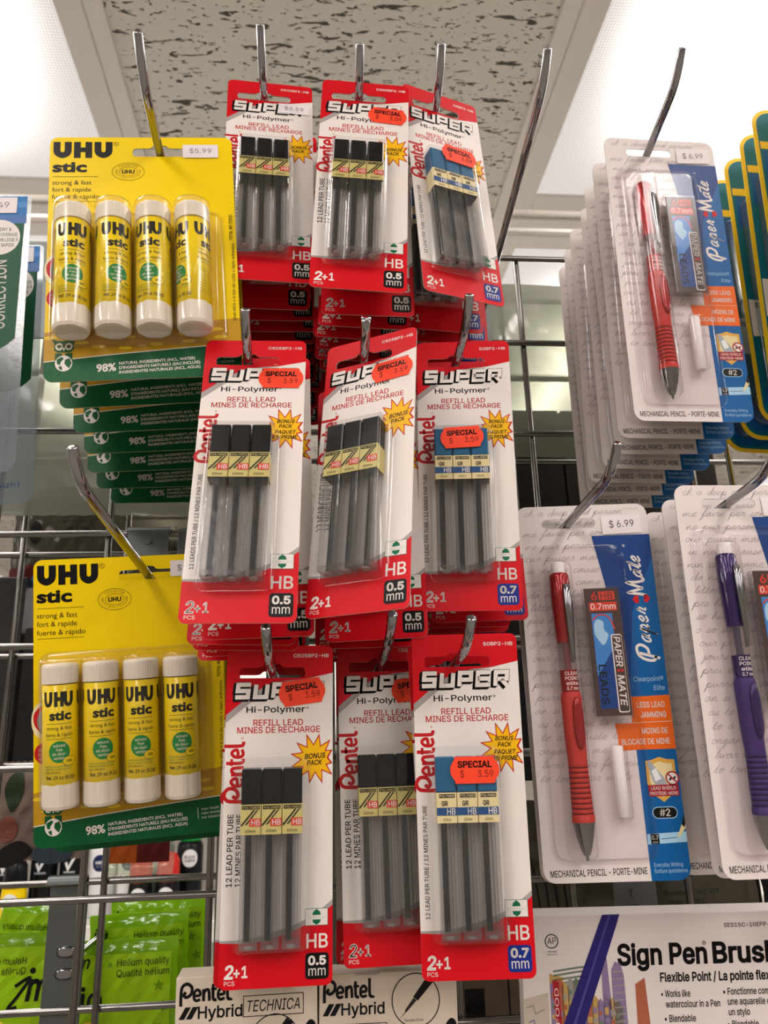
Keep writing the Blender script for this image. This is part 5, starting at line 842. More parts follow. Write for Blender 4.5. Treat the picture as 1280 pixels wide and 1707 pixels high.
            for i in range(9): s.text('colle - glue - adhesivo - pegamento', ox, 6.0 + 1.7 * i, .7, 'oval_ink', 1, 12.5, 'c')
    sm = s.mesh('glue_stick')
    cp_ = MB(); cp_.lathe([(6.4, 34.0), (7.7, 33.8), (8.5, 33.0), (8.75, 32.0), (8.75, 24.2)], 0, 0, 'stick_white', 96, f=lambda a: 1 + .006 * (1 if int(a / (2 * math.pi) * 96 + .5) % 2 else -1), smooth=False)
    bs = MB(); bs.lathe([(8.6, -24.2), (8.75, -24.6), (8.9, -34.6), (8.3, -36.2), (7.0, -36.6)], 0, 0, 'stick_white', 32, f=lambda a: .955 + .045 * abs(math.cos(4 * a)), smooth=False)
    return card, blm, sm, cp_.mesh('cap'), bs.mesh('turning_base')
GM = glue_meshes()
def new_glue(label, group, rots):
    card, blm, sm, cm, bm_ = GM
    e = empty('glue_stick_card', label, 'glue stick pack', group); link('backing_card', card, e); link('blister', blm, e)
    for k in range(4):
        g = link('glue_stick', sm, e); g.location = ((15.3 + 19.7 * k - 48) * .001, (72.5 - 87.4) * .001, .0094); g.rotation_euler = (0, math.radians(rots[k]), 0)
        link('cap', cm, g); link('turning_base', bm_, g)
    return e
GLUE = {'U1': ((-.0878, .3620, .2552), (1.3, .6, 3.7), (6.3, -.7, .040, 39.6, .0233), 6, .0245, 'yellow card of four glue sticks on the upper hook, front of its stack', (14, 24, -10, -55), 'upper'),
        'U2': ((-.0953, .4324, .0355), (3.9, 9.8, 3.0), (8.3, -4.8, .1014, 45.8, .0174), 1, .0240, 'lower yellow glue stick card with four upright sticks, tilted at left', (8, 14, 2, 4), 'lower')}
for key, (loc, ypr, hk, nb, gap, lab, rots, nm) in GLUE.items():
    grp = 'yellow glue stick cards on the %s hook' % nm
    e = new_glue(lab, grp, rots); place(e, loc, ypr)
    sl = Vector(((57.1 - 48) * .001, (72.5 - 9.2) * .001, 0)); P = Vector(loc) + pose(*ypr) @ sl
    hook(key, P, *hk, 'chrome hook holding the %s yellow glue stick cards' % nm); d = HOOK[key][1]
    rr = random.Random(5)
    for k in range(nb):
        y2 = (ypr[0] * .5 + rr.uniform(-1, 1), ypr[1] * (.5 if nm == 'upper' else .9), ypr[2] + rr.uniform(-.5, .5) - .4 * k); P2 = P - d * (gap * (k + 1) + (.002 if k else 0))
        c = P2 - pose(*y2) @ (sl + Vector(((3 if 1 < k < 5 else -2) * .001 * (k > 2), 0, 0)))
        if c.y > GD - .006: break
        o = dup(e); o['label'] = 'yellow glue stick card with green foot, %s from the front on the %s hook' % (ORD[k + 1], nm); place(o, c, y2)
    tagprice(e, 79, 9.5 if nm == 'upper' else 7.4, .6, '$5.99', 19, 8.4, 96, 145)

# ------------------------------------------------------------------ mechanical pencil cards
SCRIPT = ['ch a deep and person', 'me faire per sonalit', 'ne pur personnes ur', 'our puiser mans as', 'in nos a cause chet', 'nin dana came her', 'da nom lattons et', 'littori chers nalle', 'pes hear ance per', 'so hurts mes vis so', 'o so sur les fons a', 'our puiser an our', 'jours arnou ce il', 'prei en hese pour', 'purre fes an aui', 'an si sum tetes ver', 'as to come la mer', 'to a es luste tisto', 'organises me on', 'lwar notes fer mu', 'to ton heer ws le']
def pencil_meshes():
    W, H = 72, 192
    c = MB(W, H)
    slot = rrect(14, 7.6, 43.4, 12.8, 2.6)
    c.slab(rrect(0, 0, W, H, 6), [slot], .5, 'pm_card', 'card_back')
    for i, s in enumerate(SCRIPT):
        y = 5.4 + 6.7 * i
        if i == 1: y = 17.2
        if i == 0: cursive(c, s, 4, 5.4, 2.0, .34, 'script_ink', 0, sx=1.5); continue
        cursive(c, s, 1.5 + (i * 37 % 5) * .5, y + (5.5 if i > 1 else 0), 2.1, .36, 'script_ink', 0, sx=1.55)
    c.poly([(40.4, 17.6), (72, 17.6)] + rrect(0, 17.6, 72, 192, (0, 0, 6, 0))[2:-1] + [(52.4, 192), (52, 131), (51.2, 104), (48.4, 75), (45, 44)], 'pm_blue', 1)
    c.poly([(40.4, 17.6), (72, 17.6), (72, 30), (58, 60), (53, 96), (50.6, 96), (48.4, 75), (45, 44)], 'pm_navy', 2)
    a = math.pi / 2 + .02
    # brand script running up the blue strip
    def up(pts, t, L=4, m='white'): c.rib([(67.2 - q[1] + (82 - 0) * 0 - .02 * q[0], 86.4 - q[0]) for q in spl(pts, 5)], t, m, L)
    up([(3, -.6), (.6, .6), (1.2, 5), (3.8, 8.4), (7.8, 8.8), (8.8, 6.4), (6.8, 3.4), (3.6, 2.8)], 1.45); up([(4.6, 8), (3.2, 3), (1.6, -2.6)], 1.45)
    ox = 9.4
    for ch, wd in (('a', 5.2), ('p', 5.2), ('e', 4.8), ('r', 4.2)):
        up([(ox + (p + .3 * q) * 4.6, 1 + q * 4.2) for p, q in CUR[ch][1]], .95); ox += wd
    up([(ox + 6.2, -.2), (ox + 7.2, 4), (ox + 8.0, 9.2), (ox + 9.6, 3.4), (ox + 10.4, 2.2), (ox + 13.4, 9.4), (ox + 13.6, 4), (ox + 14.4, .6), (ox + 16, 1.2)], 1.45)
    ox += 15.6
    for ch, wd in (('a', 5.0), ('t', 3.2), ('e', 4.8)):
        up([(ox + (p + .3 * q) * 4.4, 1 + q * 4.0) for p, q in CUR[ch][1]], .95); ox += wd
    up([(ox - 8.6, 6.4), (ox - 4.6, 7.0)], .9)
    for hx, hy in ((61.0, 53.4), (66.2, 53.0)):
        c.disc(hx, hy + .9, 1.35, 1.3, 'arrow_red', 4, 14); c.disc(hx, hy - .9, 1.35, 1.3, 'arrow_red', 4, 14); c.poly([(hx - 2.4, hy), (hx + .2, hy - 2.1), (hx + .2, hy + 2.1)] if hx < 63 else [(hx + 2.4, hy), (hx - .2, hy + 2.1), (hx - .2, hy - 2.1)], 'arrow_red', 5)
    c.text('®', 58.4, 24.4, 1.8, 'white', 4, ang=math.pi / 2)
    c.text('Clearpoint®', 54.6, 96.4, 2.4, 'pale_blue', 4, 15.4); c.text('Elite', 70.2, 101, 2.4, 'pale_blue', 4, 5.6, 'r')
    c.poly([(51.2, 104.2), (72, 103.6), (72, 116.8), (42.4, 117.4), (44.6, 130.6), (72, 130.2), (72, 117), (52, 117)], 'pm_orange', 4)
    c.rect(51.5, 104, 72, 117.3, 'pm_orange', 3); c.rect(43.4, 117.3, 72, 130.4, 'pm_orange', 5); c.rib([(46, 117.2), (72, 116.8)], .2, 'pm_card', 6)
    c.text('LESS LEAD', 69.0, 109.6, 2.7, 'white', 6, 14.2, 'r', .024); c.text('JAMMING', 69.2, 114.6, 2.7, 'white', 6, 13, 'r', .024)
    c.text('MOINS DE', 69.0, 122.6, 2.7, 'white', 6, 13.2, 'r', .024); c.text('BLOCAGE DE MINE', 69.4, 127.8, 2.7, 'white', 6, 24.4, 'r', .024)
    sh = [(55.8, 136), (59, 135.6), (62.8, 134.2), (66.6, 135.4), (70.4, 135.6), (70.6, 147), (68, 152), (63, 155.8), (58, 152), (55.6, 147)]
    c.poly(sh, 'shield_gold', 3); c.poly([(62.8 + (x - 62.8) * .8, 145 + (y - 145) * .8) for x, y in sh], 'cream', 4)
    c.poly([(56.4, 136.8), (58.2, 136), (64.4, 144.6), (66, 149), (60.6, 149.6), (58.6, 146)], 'silver_print', 5); c.poly([(58.4, 141), (60.6, 139.4), (63, 144.6), (59.8, 146)], 'can_white', 6)
    c.ring(68.4, 144.6, 3.1, 3.1, .7, 'shield_red', 7, 24); c.disc(68.4, 144.6, 2.7, 2.7, 'white', 6, 20); c.rib([(66.4, 142.6), (70.4, 146.6)], .7, 'shield_red', 8); c.rib([(66.8, 145.6), (68.2, 144)], .9, 'black', 7); c.rib([(68.6, 145.4), (70, 143.8)], .9, 'black', 7)
    c.rect(55.8, 147.6, 71, 153.0, 'shield_red', 7, .5); c.text('LEAD SHIELD', 63.4, 149.9, 1.5, 'white', 8, 12.4, 'c', .02); c.text('PROTÈGE-MINE', 63.4, 152.4, 1.5, 'white', 8, 14, 'c', .02)
    c.rect(56.4, 158.0, 69.0, 163.6, 'pale_blue', 3, 2.8); c.rect(56.8, 158.4, 68.6, 163.2, 'black', 4, 2.4); c.text('#2', 62.7, 162.4, 3.3, 'white', 5, 5.2, 'c', .016)
    c.poly([(52.6, 170.6), (72, 169.8), (72, 174.6), (52.6, 175.4)], 'pale_blue', 3); c.rect(54.2, 170.6, 58.4, 175.2, 'black', 4); c.text('0.7', 56.3, 173.2, 1.9, 'white', 5, 3.4, 'c', .02); c.text('mm', 56.3, 174.8, .9, 'white', 5, 2.4, 'c')
    c.rib([(59.4, 173), (67.4, 172.4)], .25, 'black', 4); c.poly([(67.2, 172.6), (70.6, 165.6), (72, 164), (72, 168), (69, 171.8)], 'cream', 5); c.poly([(70.2, 166.4), (72, 161), (72, 166.4), (71.2, 168)], 'box_dark', 6)
    c.text('Everyday Writing', 54.4, 185.6, 1.8, 'pale_blue', 3, 14); c.text('Écriture quotidienne', 54.4, 188.4, 1.8, 'pale_blue', 3, 16)
    c.text('MECHANICAL PENCIL - PORTE-MINE', 3.4, 189.2, 3.0, 'black', 1, 47.4, bold=.01, ang=.01); c.text('1799402', 59, 3.4, 1.3, 'script_ink', 1, 8)
    card = c.mesh('backing_card')
    bl = MB(W, H); bl.tray(7.5, 26.0, 54.5, 181.0, 5, .45, 4.0, 'pm_blister', 1.0, 1.2, 3.2)
    bl.tray(11.6, 32.0, 26.6, 181.5, 5, 3.4, 13.0, 'pm_blister', 1.6, 2.2); bl.tray(29.8, 46.0, 51.4, 115.6, 1.5, 3.4, 9.0, 'pm_blister', .6, .9); bl.tray(36.4, 126.8, 45.8, 163.4, 2.5, 3.4, 8.6, 'pm_blister', .8, 1.2)
    blm = bl.mesh('blister')
    def pen(body, grip):
        R = {}
        b_ = MB(); b_.lathe([(3.3, -39), (4.4, -39.6), (4.7, -41), (4.9, -56), (4.7, -58), (4.2, -76)], 0, 0, body, 28)
        b_.lathe([(4.0, -56), (4.1, -80), (4.1, -101)], 0, 0, 'barrel_clear', 24); b_.lathe([(1.6, -76), (1.6, -100)], 0, 0, 'pen_core_' + body, 12)
        b_.lathe([(4.14, -90), (4.14, -101)], 0, 0, body, 24, caps=False)
        def wp(x, y, z): a_ = x / 4.2; r = 4.16 + z * .5; return (r * math.sin(a_), -y, r * math.cos(a_))
        b_.warp = wp; b_.strip = 1.2
        for i, (q, w_) in enumerate((('CLEAR', 7.0), ('POINT', 7.0), ('elite', 6.2), ('0.7 mm', 6.0))): b_.text(q, 0, 92.6 + 2.5 * i, 1.7, 'white', 1, w_, 'c', .01)
        R['mechanical_pencil'] = b_.mesh('mechanical_pencil')
        e_ = MB(); e_.lathe([(1.8, -33.0), (2.9, -33.3), (3.2, -34.2), (3.2, -39.4)], 0, 0, 'eraser', 20); R['eraser_tip'] = e_.mesh('eraser_tip')
        g = MB(); pr = [(3.6, -100.5), (4.4, -101.5), (4.75, -104), (4.75, -122), (4.6, -128), (4.3, -134)]
        y = -136.0
        while y > -159: pr += [(4.35 + .018 * (-136 - y), y), (4.35 + .018 * (-136 - y), y - 1.3), (4.1 + .018 * (-136 - y), y - 1.6), (4.1 + .018 * (-136 - y), y - 2.1)]; y -= 2.4
        pr += [(5.0, -160), (5.1, -163.4)]
        g.lathe(pr, 0, 0, grip, 28)
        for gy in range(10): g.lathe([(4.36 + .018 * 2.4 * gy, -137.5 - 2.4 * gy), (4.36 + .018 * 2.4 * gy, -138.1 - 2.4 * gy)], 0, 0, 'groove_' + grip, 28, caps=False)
        R['grip'] = g.mesh('grip')
        bt = MB(); ls = []
        for (sx_, z) in ((1, 4.0), (1, 5.2), (.8, 5.9), (.4, 6.1)): ls.append([(2.5 * sx_ * math.cos(t) + .6, -116.5 + 13 * (sx_ ** .3) * math.copysign(abs(math.sin(t)) ** .7, math.sin(t)), z) for t in [2 * math.pi * i / 24 for i in range(24)]])
        bt.loft(ls, body); R['side_button'] = bt.mesh('side_button')
        t = MB(); t.lathe([(5.05, -163.3), (4.9, -164), (3.9, -170), (2.4, -176), (1.5, -178.4), (.7, -179), (.6, -181)], 0, 0, 'pen_steel', 28); R['tip'] = t.mesh('tip')
        k = MB(); ls = []
        for y_, w_, z in ((-45.4, .8, 5.4), (-46.2, 1.5, 6.5), (-50, 2.0, 7.2), (-58, 2.2, 7.5), (-70, 1.7, 7.2), (-80, 1.2, 6.6), (-85.6, .9, 6.2), (-86.4, .5, 5.8)):
            ls.append([(w_ * math.sin(a_) + 1.0, y_, z - 1.2 + 1.0 * math.cos(a_)) for a_ in [2 * math.pi * i / 16 for i in range(16)]])
        k.loft(ls, 'pen_steel', True, True, True); k.box(-.3, -48, 3.5, 2.3, -45.6, 6.5, 'pen_steel', .3); R['clip'] = k.mesh('clip')
        return R
    M['pen_core_pen_red'] = M['pen_red']; M['pen_core_pen_purple'] = M['pen_purple']
    pens = {'red': pen('pen_red', 'pen_red_grip'), 'purple': pen('pen_purple', 'pen_purple_grip')}
    lc = MB(19, 66); lc.box(-9.6, -33.2, -4.2, 9.6, 33.2, -.1, 'tube_clear', .5); lc.rect(.5, .3, 18.6, 65.6, 'case_brown', 0)
    lc.rect(3.2, 13.6, 14, 62, 'pm_navy', 1); lc.poly([(3.2, 13.6), (14, 13.6), (14, 30), (3.2, 46)], 'sky_print', 2); lc.poly(spl([(4.2, 19), (6, 16.6), (9, 18), (9, 22), (11, 25), (8, 30), (5.4, 27), (4, 24)], 4, True), 'pale_blue', 3)
    lc.rib(spl([(3.6, 17), (7, 14.4), (12, 15.6), (14.6, 22)], 6), .7, 'label_red', 4)
    lc.text('6', 4.0, 6.4, 4.2, 'label_red', 2, 3.2, bold=.03); lc.rect(8, 2.0, 16.4, 6.6, 'label_red', 2, .6); lc.text('HB', 12.2, 6.0, 3.4, 'case_brown', 3, 6.4, 'c'); lc.rect(2.6, 7.6, 17.0, 12.2, 'label_red', 1, .4); lc.text('0.7mm', 9.8, 11.4, 3.0, 'white', 3, 13, 'c', .012)
    lc.rect(12.0, 24.6, 17.6, 64.2, 'white', 3, 1.2); lc.rect(12.6, 25.2, 17.4, 63.6, 'case_brown', 4, 1); lc.text('PAPER', 13.4, 25.8, 3.2, 'white', 5, 15.6, bold=.03, it=.15, ang=-math.pi / 2); lc.text('MATE', 13.4, 45.4, 3.2, 'white', 5, 15.6, bold=.03, it=.15, ang=-math.pi / 2)
    lc.disc(14.2, 43.2, .8, .8, 'arrow_red', 5, 10); lc.disc(16.0, 43.2, .8, .8, 'arrow_red', 5, 10); lc.text('LEADS', 4.2, 40, 3.6, 'black', 3, 20, bold=.02, ang=-math.pi / 2)
    lcm = lc.mesh('lead_case')
    er = MB(); er.lathe([(2.6, 17.0), (3.1, 16.6), (3.1, -16.6), (2.6, -17.0)], 0, 0, 'eraser', 24); erm = er.mesh('eraser_refill')
    return card, blm, pens, lcm, erm
PMM = pencil_meshes()
def new_pencil(colr, label, group):
    card, blm, pens, lcm, erm = PMM
    e = empty('mechanical_pencil_card', label, 'mechanical pencil pack', group); link('backing_card', card, e); link('blister', blm, e)
    p = link('mechanical_pencil', pens[colr]['mechanical_pencil'], e); p.location = ((19.0 - 36) * .001, .096, .0065); p.rotation_euler = (0, math.radians(12), math.radians(.6)); p.scale = (1.12, 1, 1.0)
    p['label'] = '%s mechanical pencil with chrome clip' % colr
    for k in ('eraser_tip', 'grip', 'side_button', 'tip', 'clip'): link(k, pens[colr][k], p)
    l = link('lead_case', lcm, e); l.location = ((40.6 - 36) * .001, (96 - 80.8) * .001, .0080); l.rotation_euler = (0, 0, math.radians(.4))
    r = link('eraser_refill', erm, e); r.location = ((41.1 - 36) * .001, (96 - 145) * .001, .0045); r.rotation_euler = (0, 0, math.radians(.5))
    return e
PEN = {'P1': ((.2191, .3983, .2752), (.7, 2.1, -.2), (7.3, -2.4, .0491, 43.7, .0178), 6, .0195, 'red', 'red mechanical pencil card on the upper hook, front of its stack', 'upper'),
       'P2': ((.1476, .4104, .0348), (-6.4, 1.6, 0), (5.1, 2.2, .0634, 45.6, .0171), 1, .0150, 'red', 'red mechanical pencil card with white $6.99 tag, lower hook beside lead refills', 'lower left'),
       'P3': ((.2250, .3830, .0372), (-1.2, 1.4, -.3), (4.4, 1.6, .0376, 38.1, .0180), 2, .0195, 'purple', 'purple mechanical pencil card cut off by the right photo edge', 'lower right')}
for key, (loc, ypr, hk, nb, gap, colr, lab, nm) in PEN.items():
    grp = 'mechanical pencil cards on the %s hook' % nm
    e = new_pencil(colr, lab, grp); place(e, loc, ypr)
    sl = Vector(((28.0 - 36) * .001, (96 - 10.4) * .001, 0)); P = Vector(loc) + pose(*ypr) @ sl
    hook(key, P, *hk, 'chrome hook holding the %s pencil cards' % nm); d = HOOK[key][1]
    rr = random.Random(11 + ord(key[1])); proto = None
    for k in range(nb):
        y2 = (ypr[0] * .4 + rr.uniform(-1.5, 1.5), ypr[1] + rr.uniform(-.3, .3), ypr[2] + rr.uniform(-1.0, 1.0)); s = gap * (k + 1)
        c = P - d * s - pose(*y2) @ (sl + Vector((rr.uniform(-.003, .003), 0, 0)))
        if c.y > GD - .006: break
        o = dup(e); o['label'] = 'pale pencil card with grey handwriting print, %s on the %s hook' % (ORD[k + 1], nm); place(o, c, y2)
    tagprice(e, 57.4, 11.6, .6, '$ 6.99', 21.6, 10.6, 72, 192, 'black' if key != 'P1' else 'grey_ink', .03)
# empty hook between the red cards and the pencil cards
hook('E', (.124, .443, .322), 10.4, 0, .1145, 44, .0185, 'empty chrome hook right of the top red refill cards')

# ------------------------------------------------------------------ correction tape cards at the left edge
def tape_meshes():
    W, H = 84, 176
    c = MB(W, H); c.slab(rrect(0, 0, W, H, (3, 3, 7, 3)), [rrect(28, 5, 56, 10, 2.4)], .5, 'tape_film', 'tape_film')
    c.rect(1, 1, 81.6, 14, 'tape_blue', 0, .5); c.rect(1, 5, 81.6, 9, 'sky_print', 1); c.rect(1, 14, 81.6, 20, 'gel_blue', 0)
    c.poly([(1, 20), (80.6, 20), (79.5, 96)] + spl([(79.5, 96), (70, 103), (50, 104), (20, 98), (1, 92)], 5), 'tape_green', 1)
    c.disc(67.2, 29.5, 11.6, 12, 'white', 2)
    for i, s in enumerate(('FAST DRY &', 'SMOOTH COVERAGE', 'CORRECTION LISSE À', 'SÉCHAGE RAPIDE')): c.text(s, 67.2, 25.2 + 3.6 * i, 2.2, 'tape_green', 3, (13, 20, 21, 17)[i], 'c', .012)
    c.text('CORRECTION', 73.6, 90, 7.4, 'white', 2, 45, bold=.012, ang=math.pi / 2 + .03)
    c.text('5642717', 76, 166, 2.6, 'blue_print', 1, 14, 'r', .01); card = c.mesh('backing_card')
    b_ = MB(W, H); b_.tray(14, 104, 66, 166, 16, .3, 16, 'tape_film', 3, 4, 2); return card, b_.mesh('blister')
TM = tape_meshes()
for i, (loc, ypr, lab) in enumerate((((-.2045, .4107, .2376), (0, 0, 2.7), 'front green and white correction card cut off by the left photo edge'), ((-.2098, .4543, .2338), (0, 0, 3.4), 'second green correction card, hanging behind the front one at left edge'))):
    e = empty('correction_tape_card', lab, 'correction tape pack', 'correction cards at the left edge'); link('backing_card', TM[0], e); link('blister', TM[1], e); place(e, loc, ypr)
    tagprice(e, 64 if i == 0 else 66, 7.5, .5, '$4.49', 24, 11, 84, 176)
    if i == 0: P = Vector(loc) + pose(*ypr) @ Vector((0, .0805, 0))
hook('T', P, 5.0, 0, .03, 42, .018, 'chrome hook of the correction cards at the left edge')

# ------------------------------------------------------------------ blue and yellow cards at the right edge
def gel_meshes():
    W, H = 92, 210
    c = MB(W, H); c.slab(rrect(0, 0, W, H, 13, 8), [rrect(33, 8, 59, 13, 2.4)], .5, 'border_yellow', 'border_yellow')
    c.poly(rrect(2.8, 2.8, W - 2.8, H - 2.8, 10.6, 8), 'teal', 0, [rrect(32, 7, 60, 14, 3)])
    c.poly(rrect(5, 34, W - 5, H - 5, (2, 2, 9, 9)), 'gel_blue', 1); c.poly([(5, 60), (W - 5, 40), (W - 5, 160), (5, 185)], 'teal', 2)
    c.rect(3.6, 27, W - 3.6, 33, 'border_yellow', 1)
    c.rect(3.6, 118, W - 3.6, 146, 'white', 3)
    for i, s in enumerate(('ESSAI', 'BEST FLOW', 'POINTE FINE', 'À BILLE')): c.text(s, 8 + 6 * i, 124 + 6 * i, 3.4, 'black', 4, (14, 22, 24, 14)[i], bold=.03)
    c.disc(21, 182, 10, 10, 'box_dark', 3); c.ring(21, 182, 8.4, 8.4, .6, 'silver_print', 4); c.rect(18.6, 174.6, 23.4, 183, 'silver_print', 4, 1.5); c.text('PENCIL', 21, 187.6, 2.2, 'silver_print', 4, 10, 'c')
    card = c.mesh('backing_card'); b_ = MB(W, H); b_.tray(9, 36, 83, 198, 8, .4, 9, 'gel_film', 2, 2, 1.5); return card, b_.mesh('blister')
GL = gel_meshes()
base = Vector((.337, .432, .3035)); dd = Vector((0, math.cos(math.radians(5)), -math.sin(math.radians(5))))
WORDS = ['frontmost', 'second from the front', 'third from the front', 'fourth from the front', 'fifth from the front', 'sixth from the front', 'rearmost']
for k in range(7):
    e = empty('pen_card', 'blue pen card with yellow rim at the right photo edge, %s' % WORDS[k], 'pen pack', 'blue and yellow cards at the right edge'); link('backing_card', GL[0], e); link('blister', GL[1], e)
    s = -.0655 + .0205 * k; p = base + dd * s
    place(e, (p.x + .0012 * math.sin(k * 2.1), p.y, p.z), (0, 0, -2.6 + .9 * math.sin(k * 1.7)))
hook('G', base - dd * .0655 + Vector((0, 0, .0945)), 5, 0, .02, 42, .018, 'chrome hook of the blue and yellow cards at the right edge')

# ------------------------------------------------------------------ pen boxes and the brush pen box at the bottom
def pen_box(second):
    W, H, D = 66, 140, 17
    b = MB(W, H); b.box(-W / 2, -H / 2, -D, W / 2, H / 2, 0, 'card_cream', .4)
    b.rect(W / 2 - 16, -.0, W / 2 - 4, .9, 'grey_print', 0)
    dy = 0
    pentel_logo(b, 1.6, 10.6 + dy, 8.4, 'black', 1); b.text('.', 25.4, 10.6 + dy, 3, 'black', 1, bold=.05)
    for k in range(2): b.poly([(1.6 + 3.4 * k, 17.6 + dy), (4.2 + 3.4 * k, 17.6 + dy), (7.2 + 3.4 * k, 12.6 + dy), (4.6 + 3.4 * k, 12.6 + dy)], 'black', 1)
    b.text('Hybrid', 10.4, 17.5 + dy, 4.8, 'black', 1, 20.6, bold=.022)
    tx, ty = (31.4, 9.4) if not second else (4, 21.4)
    b.rib([(tx, ty), (tx + 28, ty), (tx + 28, ty + 8.6), (tx, ty + 8.6)], .35, 'black', 1, True); b.text('TECHNICA', tx + 1.8, ty + 6.6, 4.6, 'black', 1, 24.6, it=.2, bold=.004)
    cx, cy_ = (46, 12.5) if second else (46, 29)
    b.ring(cx, cy_, 11.4, 11.4, .5, 'black', 1, 48)
    b.poly([(cx + 8.6, cy_ - 7.4), (cx + 5.6, cy_ - 9.6), (cx - 1.2, cy_ - 1.4), (cx + .9, cy_ + .4)], 'black', 1); b.poly([(cx - 1.0, cy_ - 1.0), (cx + .4, cy_ + .2), (cx - 4.6, cy_ + 5.0), (cx - 5.4, cy_ + 4.2)], 'box_grey', 1)
    b.poly([(cx - 4.8, cy_ + 4.4), (cx - 4.5, cy_ + 4.8), (cx - 8.2, cy_ + 8.0)], 'black', 1)
    b.text('Needle Point', cx - 5.6, cy_ + 9.0, 1.2, 'black', 1, 9)
    b.poly(spl([(W - 4, 21), (W - 1.2, 22), (W - .6, 27), (W - 2.4, 34), (W - 8, 36), (W - 7, 26)], 5, True), 'black', 1)
    return b.mesh('carton')
for i, (x, z, lab) in enumerate(((-.0317, -.1655, 'left cream pen box below the bottom row; its framed word near the top right'), (.0343, -.1680, 'right cream pen box below the bottom row, with a needle point circle'))):
    e = empty('pen_box', lab, 'pen box', 'cream pen boxes under the bottom row'); link('carton', pen_box(i == 1), e); place(e, (x, .43, z), (0, 1.5, -.6 if i else .3))
    tab = MB(24, 14); tab.slab(rrect(0, 0, 24, 14, 2), [rrect(8, 3.5, 16, 8.5, 2)], .5, 'card_cream'); o = tab.build('hang_tab', e); o.location = (.002 if i == 0 else .004, .0755, -.0165)
    hook('H%d' % i, (x + (.002 if i == 0 else .004), .4465, z + .0765), 3, 0, .012, 40, .008, 'short hook behind the %s cream pen box' % ('left' if i == 0 else 'right'))
W, H = 186, 150
b = MB(W, H); b.box(-W / 2, -H / 2, -12, W / 2, H / 2, 0, 'pm_card', .4)
rr = random.Random(4)
for i in range(7): b.rib([(16, 27 + 2.1 * i), (30 + rr.uniform(-3, 5), 25.4 + 2.1 * i), (44 - i * 1.5, 24.2 + 2.1 * i)], .9, 'city_green', 1)
b.poly([(0, 40), (13, 37), (14, 150), (0, 150)], 'city_pale', 1); b.poly([(14, 28), (21, 30), (22, 150), (14, 150)], 'city_ochre', 1)
cols = ['city_violet', 'city_red', 'city_ochre', 'city_grey', 'city_green', 'city_violet', 'city_red', 'city_ochre']
for i in range(12):
    x = 14 + 3.0 * i; y = 31 + 1.0 * i + rr.uniform(-4, 4); b.poly([(x, y), (x + 1.6, y - 2), (x + 4, y + 1), (x + 4, 150), (x, 150)], cols[i % 8], 2)
    for j in range(10): b.rect(x + .6, y + 4 + 5 * j, x + rr.uniform(1.8, 3.2), y + 6 + 5 * j + rr.uniform(0, 1.6), cols[(i + j * 3 + 1) % 8], 3)
for j in range(9): b.rib([(1.5 + (j % 2), 44 + 7 * j), (5, 43 + 7 * j), (6, 47 + 7 * j), (10.5, 45 + 7 * j)], .7, 'city_violet' if j % 2 else 'city_grey', 2)
b.poly([(41, 27), (43, 21), (44, 21), (46, 56), (46, 150), (41, 150)], 'city_violet', 2); b.poly([(46, 27), (48, 23), (51, 24), (52.4, 30), (56, 150), (47, 150)], 'city_violet', 2)
for j in range(12): b.rib([(46.6, 28 + 3.4 * j), (52 + .2 * j, 27.6 + 3.4 * j)], .6, 'city_grey', 3)
b.poly([(58, 34), (63, 31), (65, 60), (68, 90), (66, 150), (58, 150)], 'city_red', 1)
b.poly([(15.4, 31), (18.6, 32), (19.4, 54), (16.2, 55)], 'shield_red', 4); b.text('FOOD', 18.2, 52, 2.0, 'pm_card', 5, 17, ang=math.pi / 2)
b.poly([(43.0, 0), (52.0, 0), (50.2, 5.0), (22, 75), (12, 71)], 'purple_dark', 6); b.poly([(46.4, 0), (47.4, 0), (21, 66), (19, 67)], 'violet_edge', 7)
b.ring(16, 12.4, 3.3, 3.3, .5, 'black', 2); b.text('AP', 16, 13.7, 3.2, 'black', 2, 4.4, 'c'); b.text('CONFORMS', 16, 17.8, .8, 'black', 2, 5, 'c'); b.text('ASTM D4236', 16, 19.2, .8, 'black', 2, 5.4, 'c')
b.text('SES15C-10EFP-H', 106, 7.6, 2.0, 'black', 2, 26, bold=.012)
b.text('Sign Pen', 49.6, 24.6, 9.6, 'black', 2, 46.6, bold=.04); b.text('®', 94, 16.6, 2.6, 'black', 2); b.text('Brush', 99, 24.6, 9.6, 'black', 2, 34, bold=.04)
b.text('Flexible Point / La pointe flexible', 71, 33.2, 4.2, 'black', 2, 64, bold=.035)
for t_, x, y, w_ in (('• Works like', 71, 40.6, 15), ('watercolour in a Pen', 73, 45.6, 28), ('• Blendable', 72, 52.4, 16), ('• Dilutes with water', 72.6, 58.8, 26), ('• Fonctionne comme', 103, 40.2, 28), ('une aquarelle dans', 105, 45.0, 27), ('un stylo', 105, 50.0, 11), ('• Blendable', 104, 55.8, 16), ('• Diluez avec de l\'eau', 104, 62, 28)): b.text(t_, x, y, 3.2, 'black', 2, w_, bold=.018)
e = empty('brush_pen_box', 'white brush pen box with purple pen and city sketch at the bottom right', 'pen box'); link('carton', b.mesh('carton'), e)
R = pose(-4.9, 9, -.4); place(e, Vector((.1061, .449, -.0807)) + R @ Vector((.093, -.075, 0)), (-4.9, 9, -.4))
tab = MB(); tab.box(-9, -6, -17, 9, -3, 0, 'pm_card', .3); tab.box(-9, -6, -19.5, 9, 6, -17, 'pm_card', .3); o = tab.build('hang_tab', e); o.location = (0, .058, -.0118)
hp = Vector((.1061, .449, -.0807)) + R @ Vector((.093, -.0145, -.0285))
hook('S', hp, 3, 0, .002, 40, .004, 'short hook behind the white brush pen box')

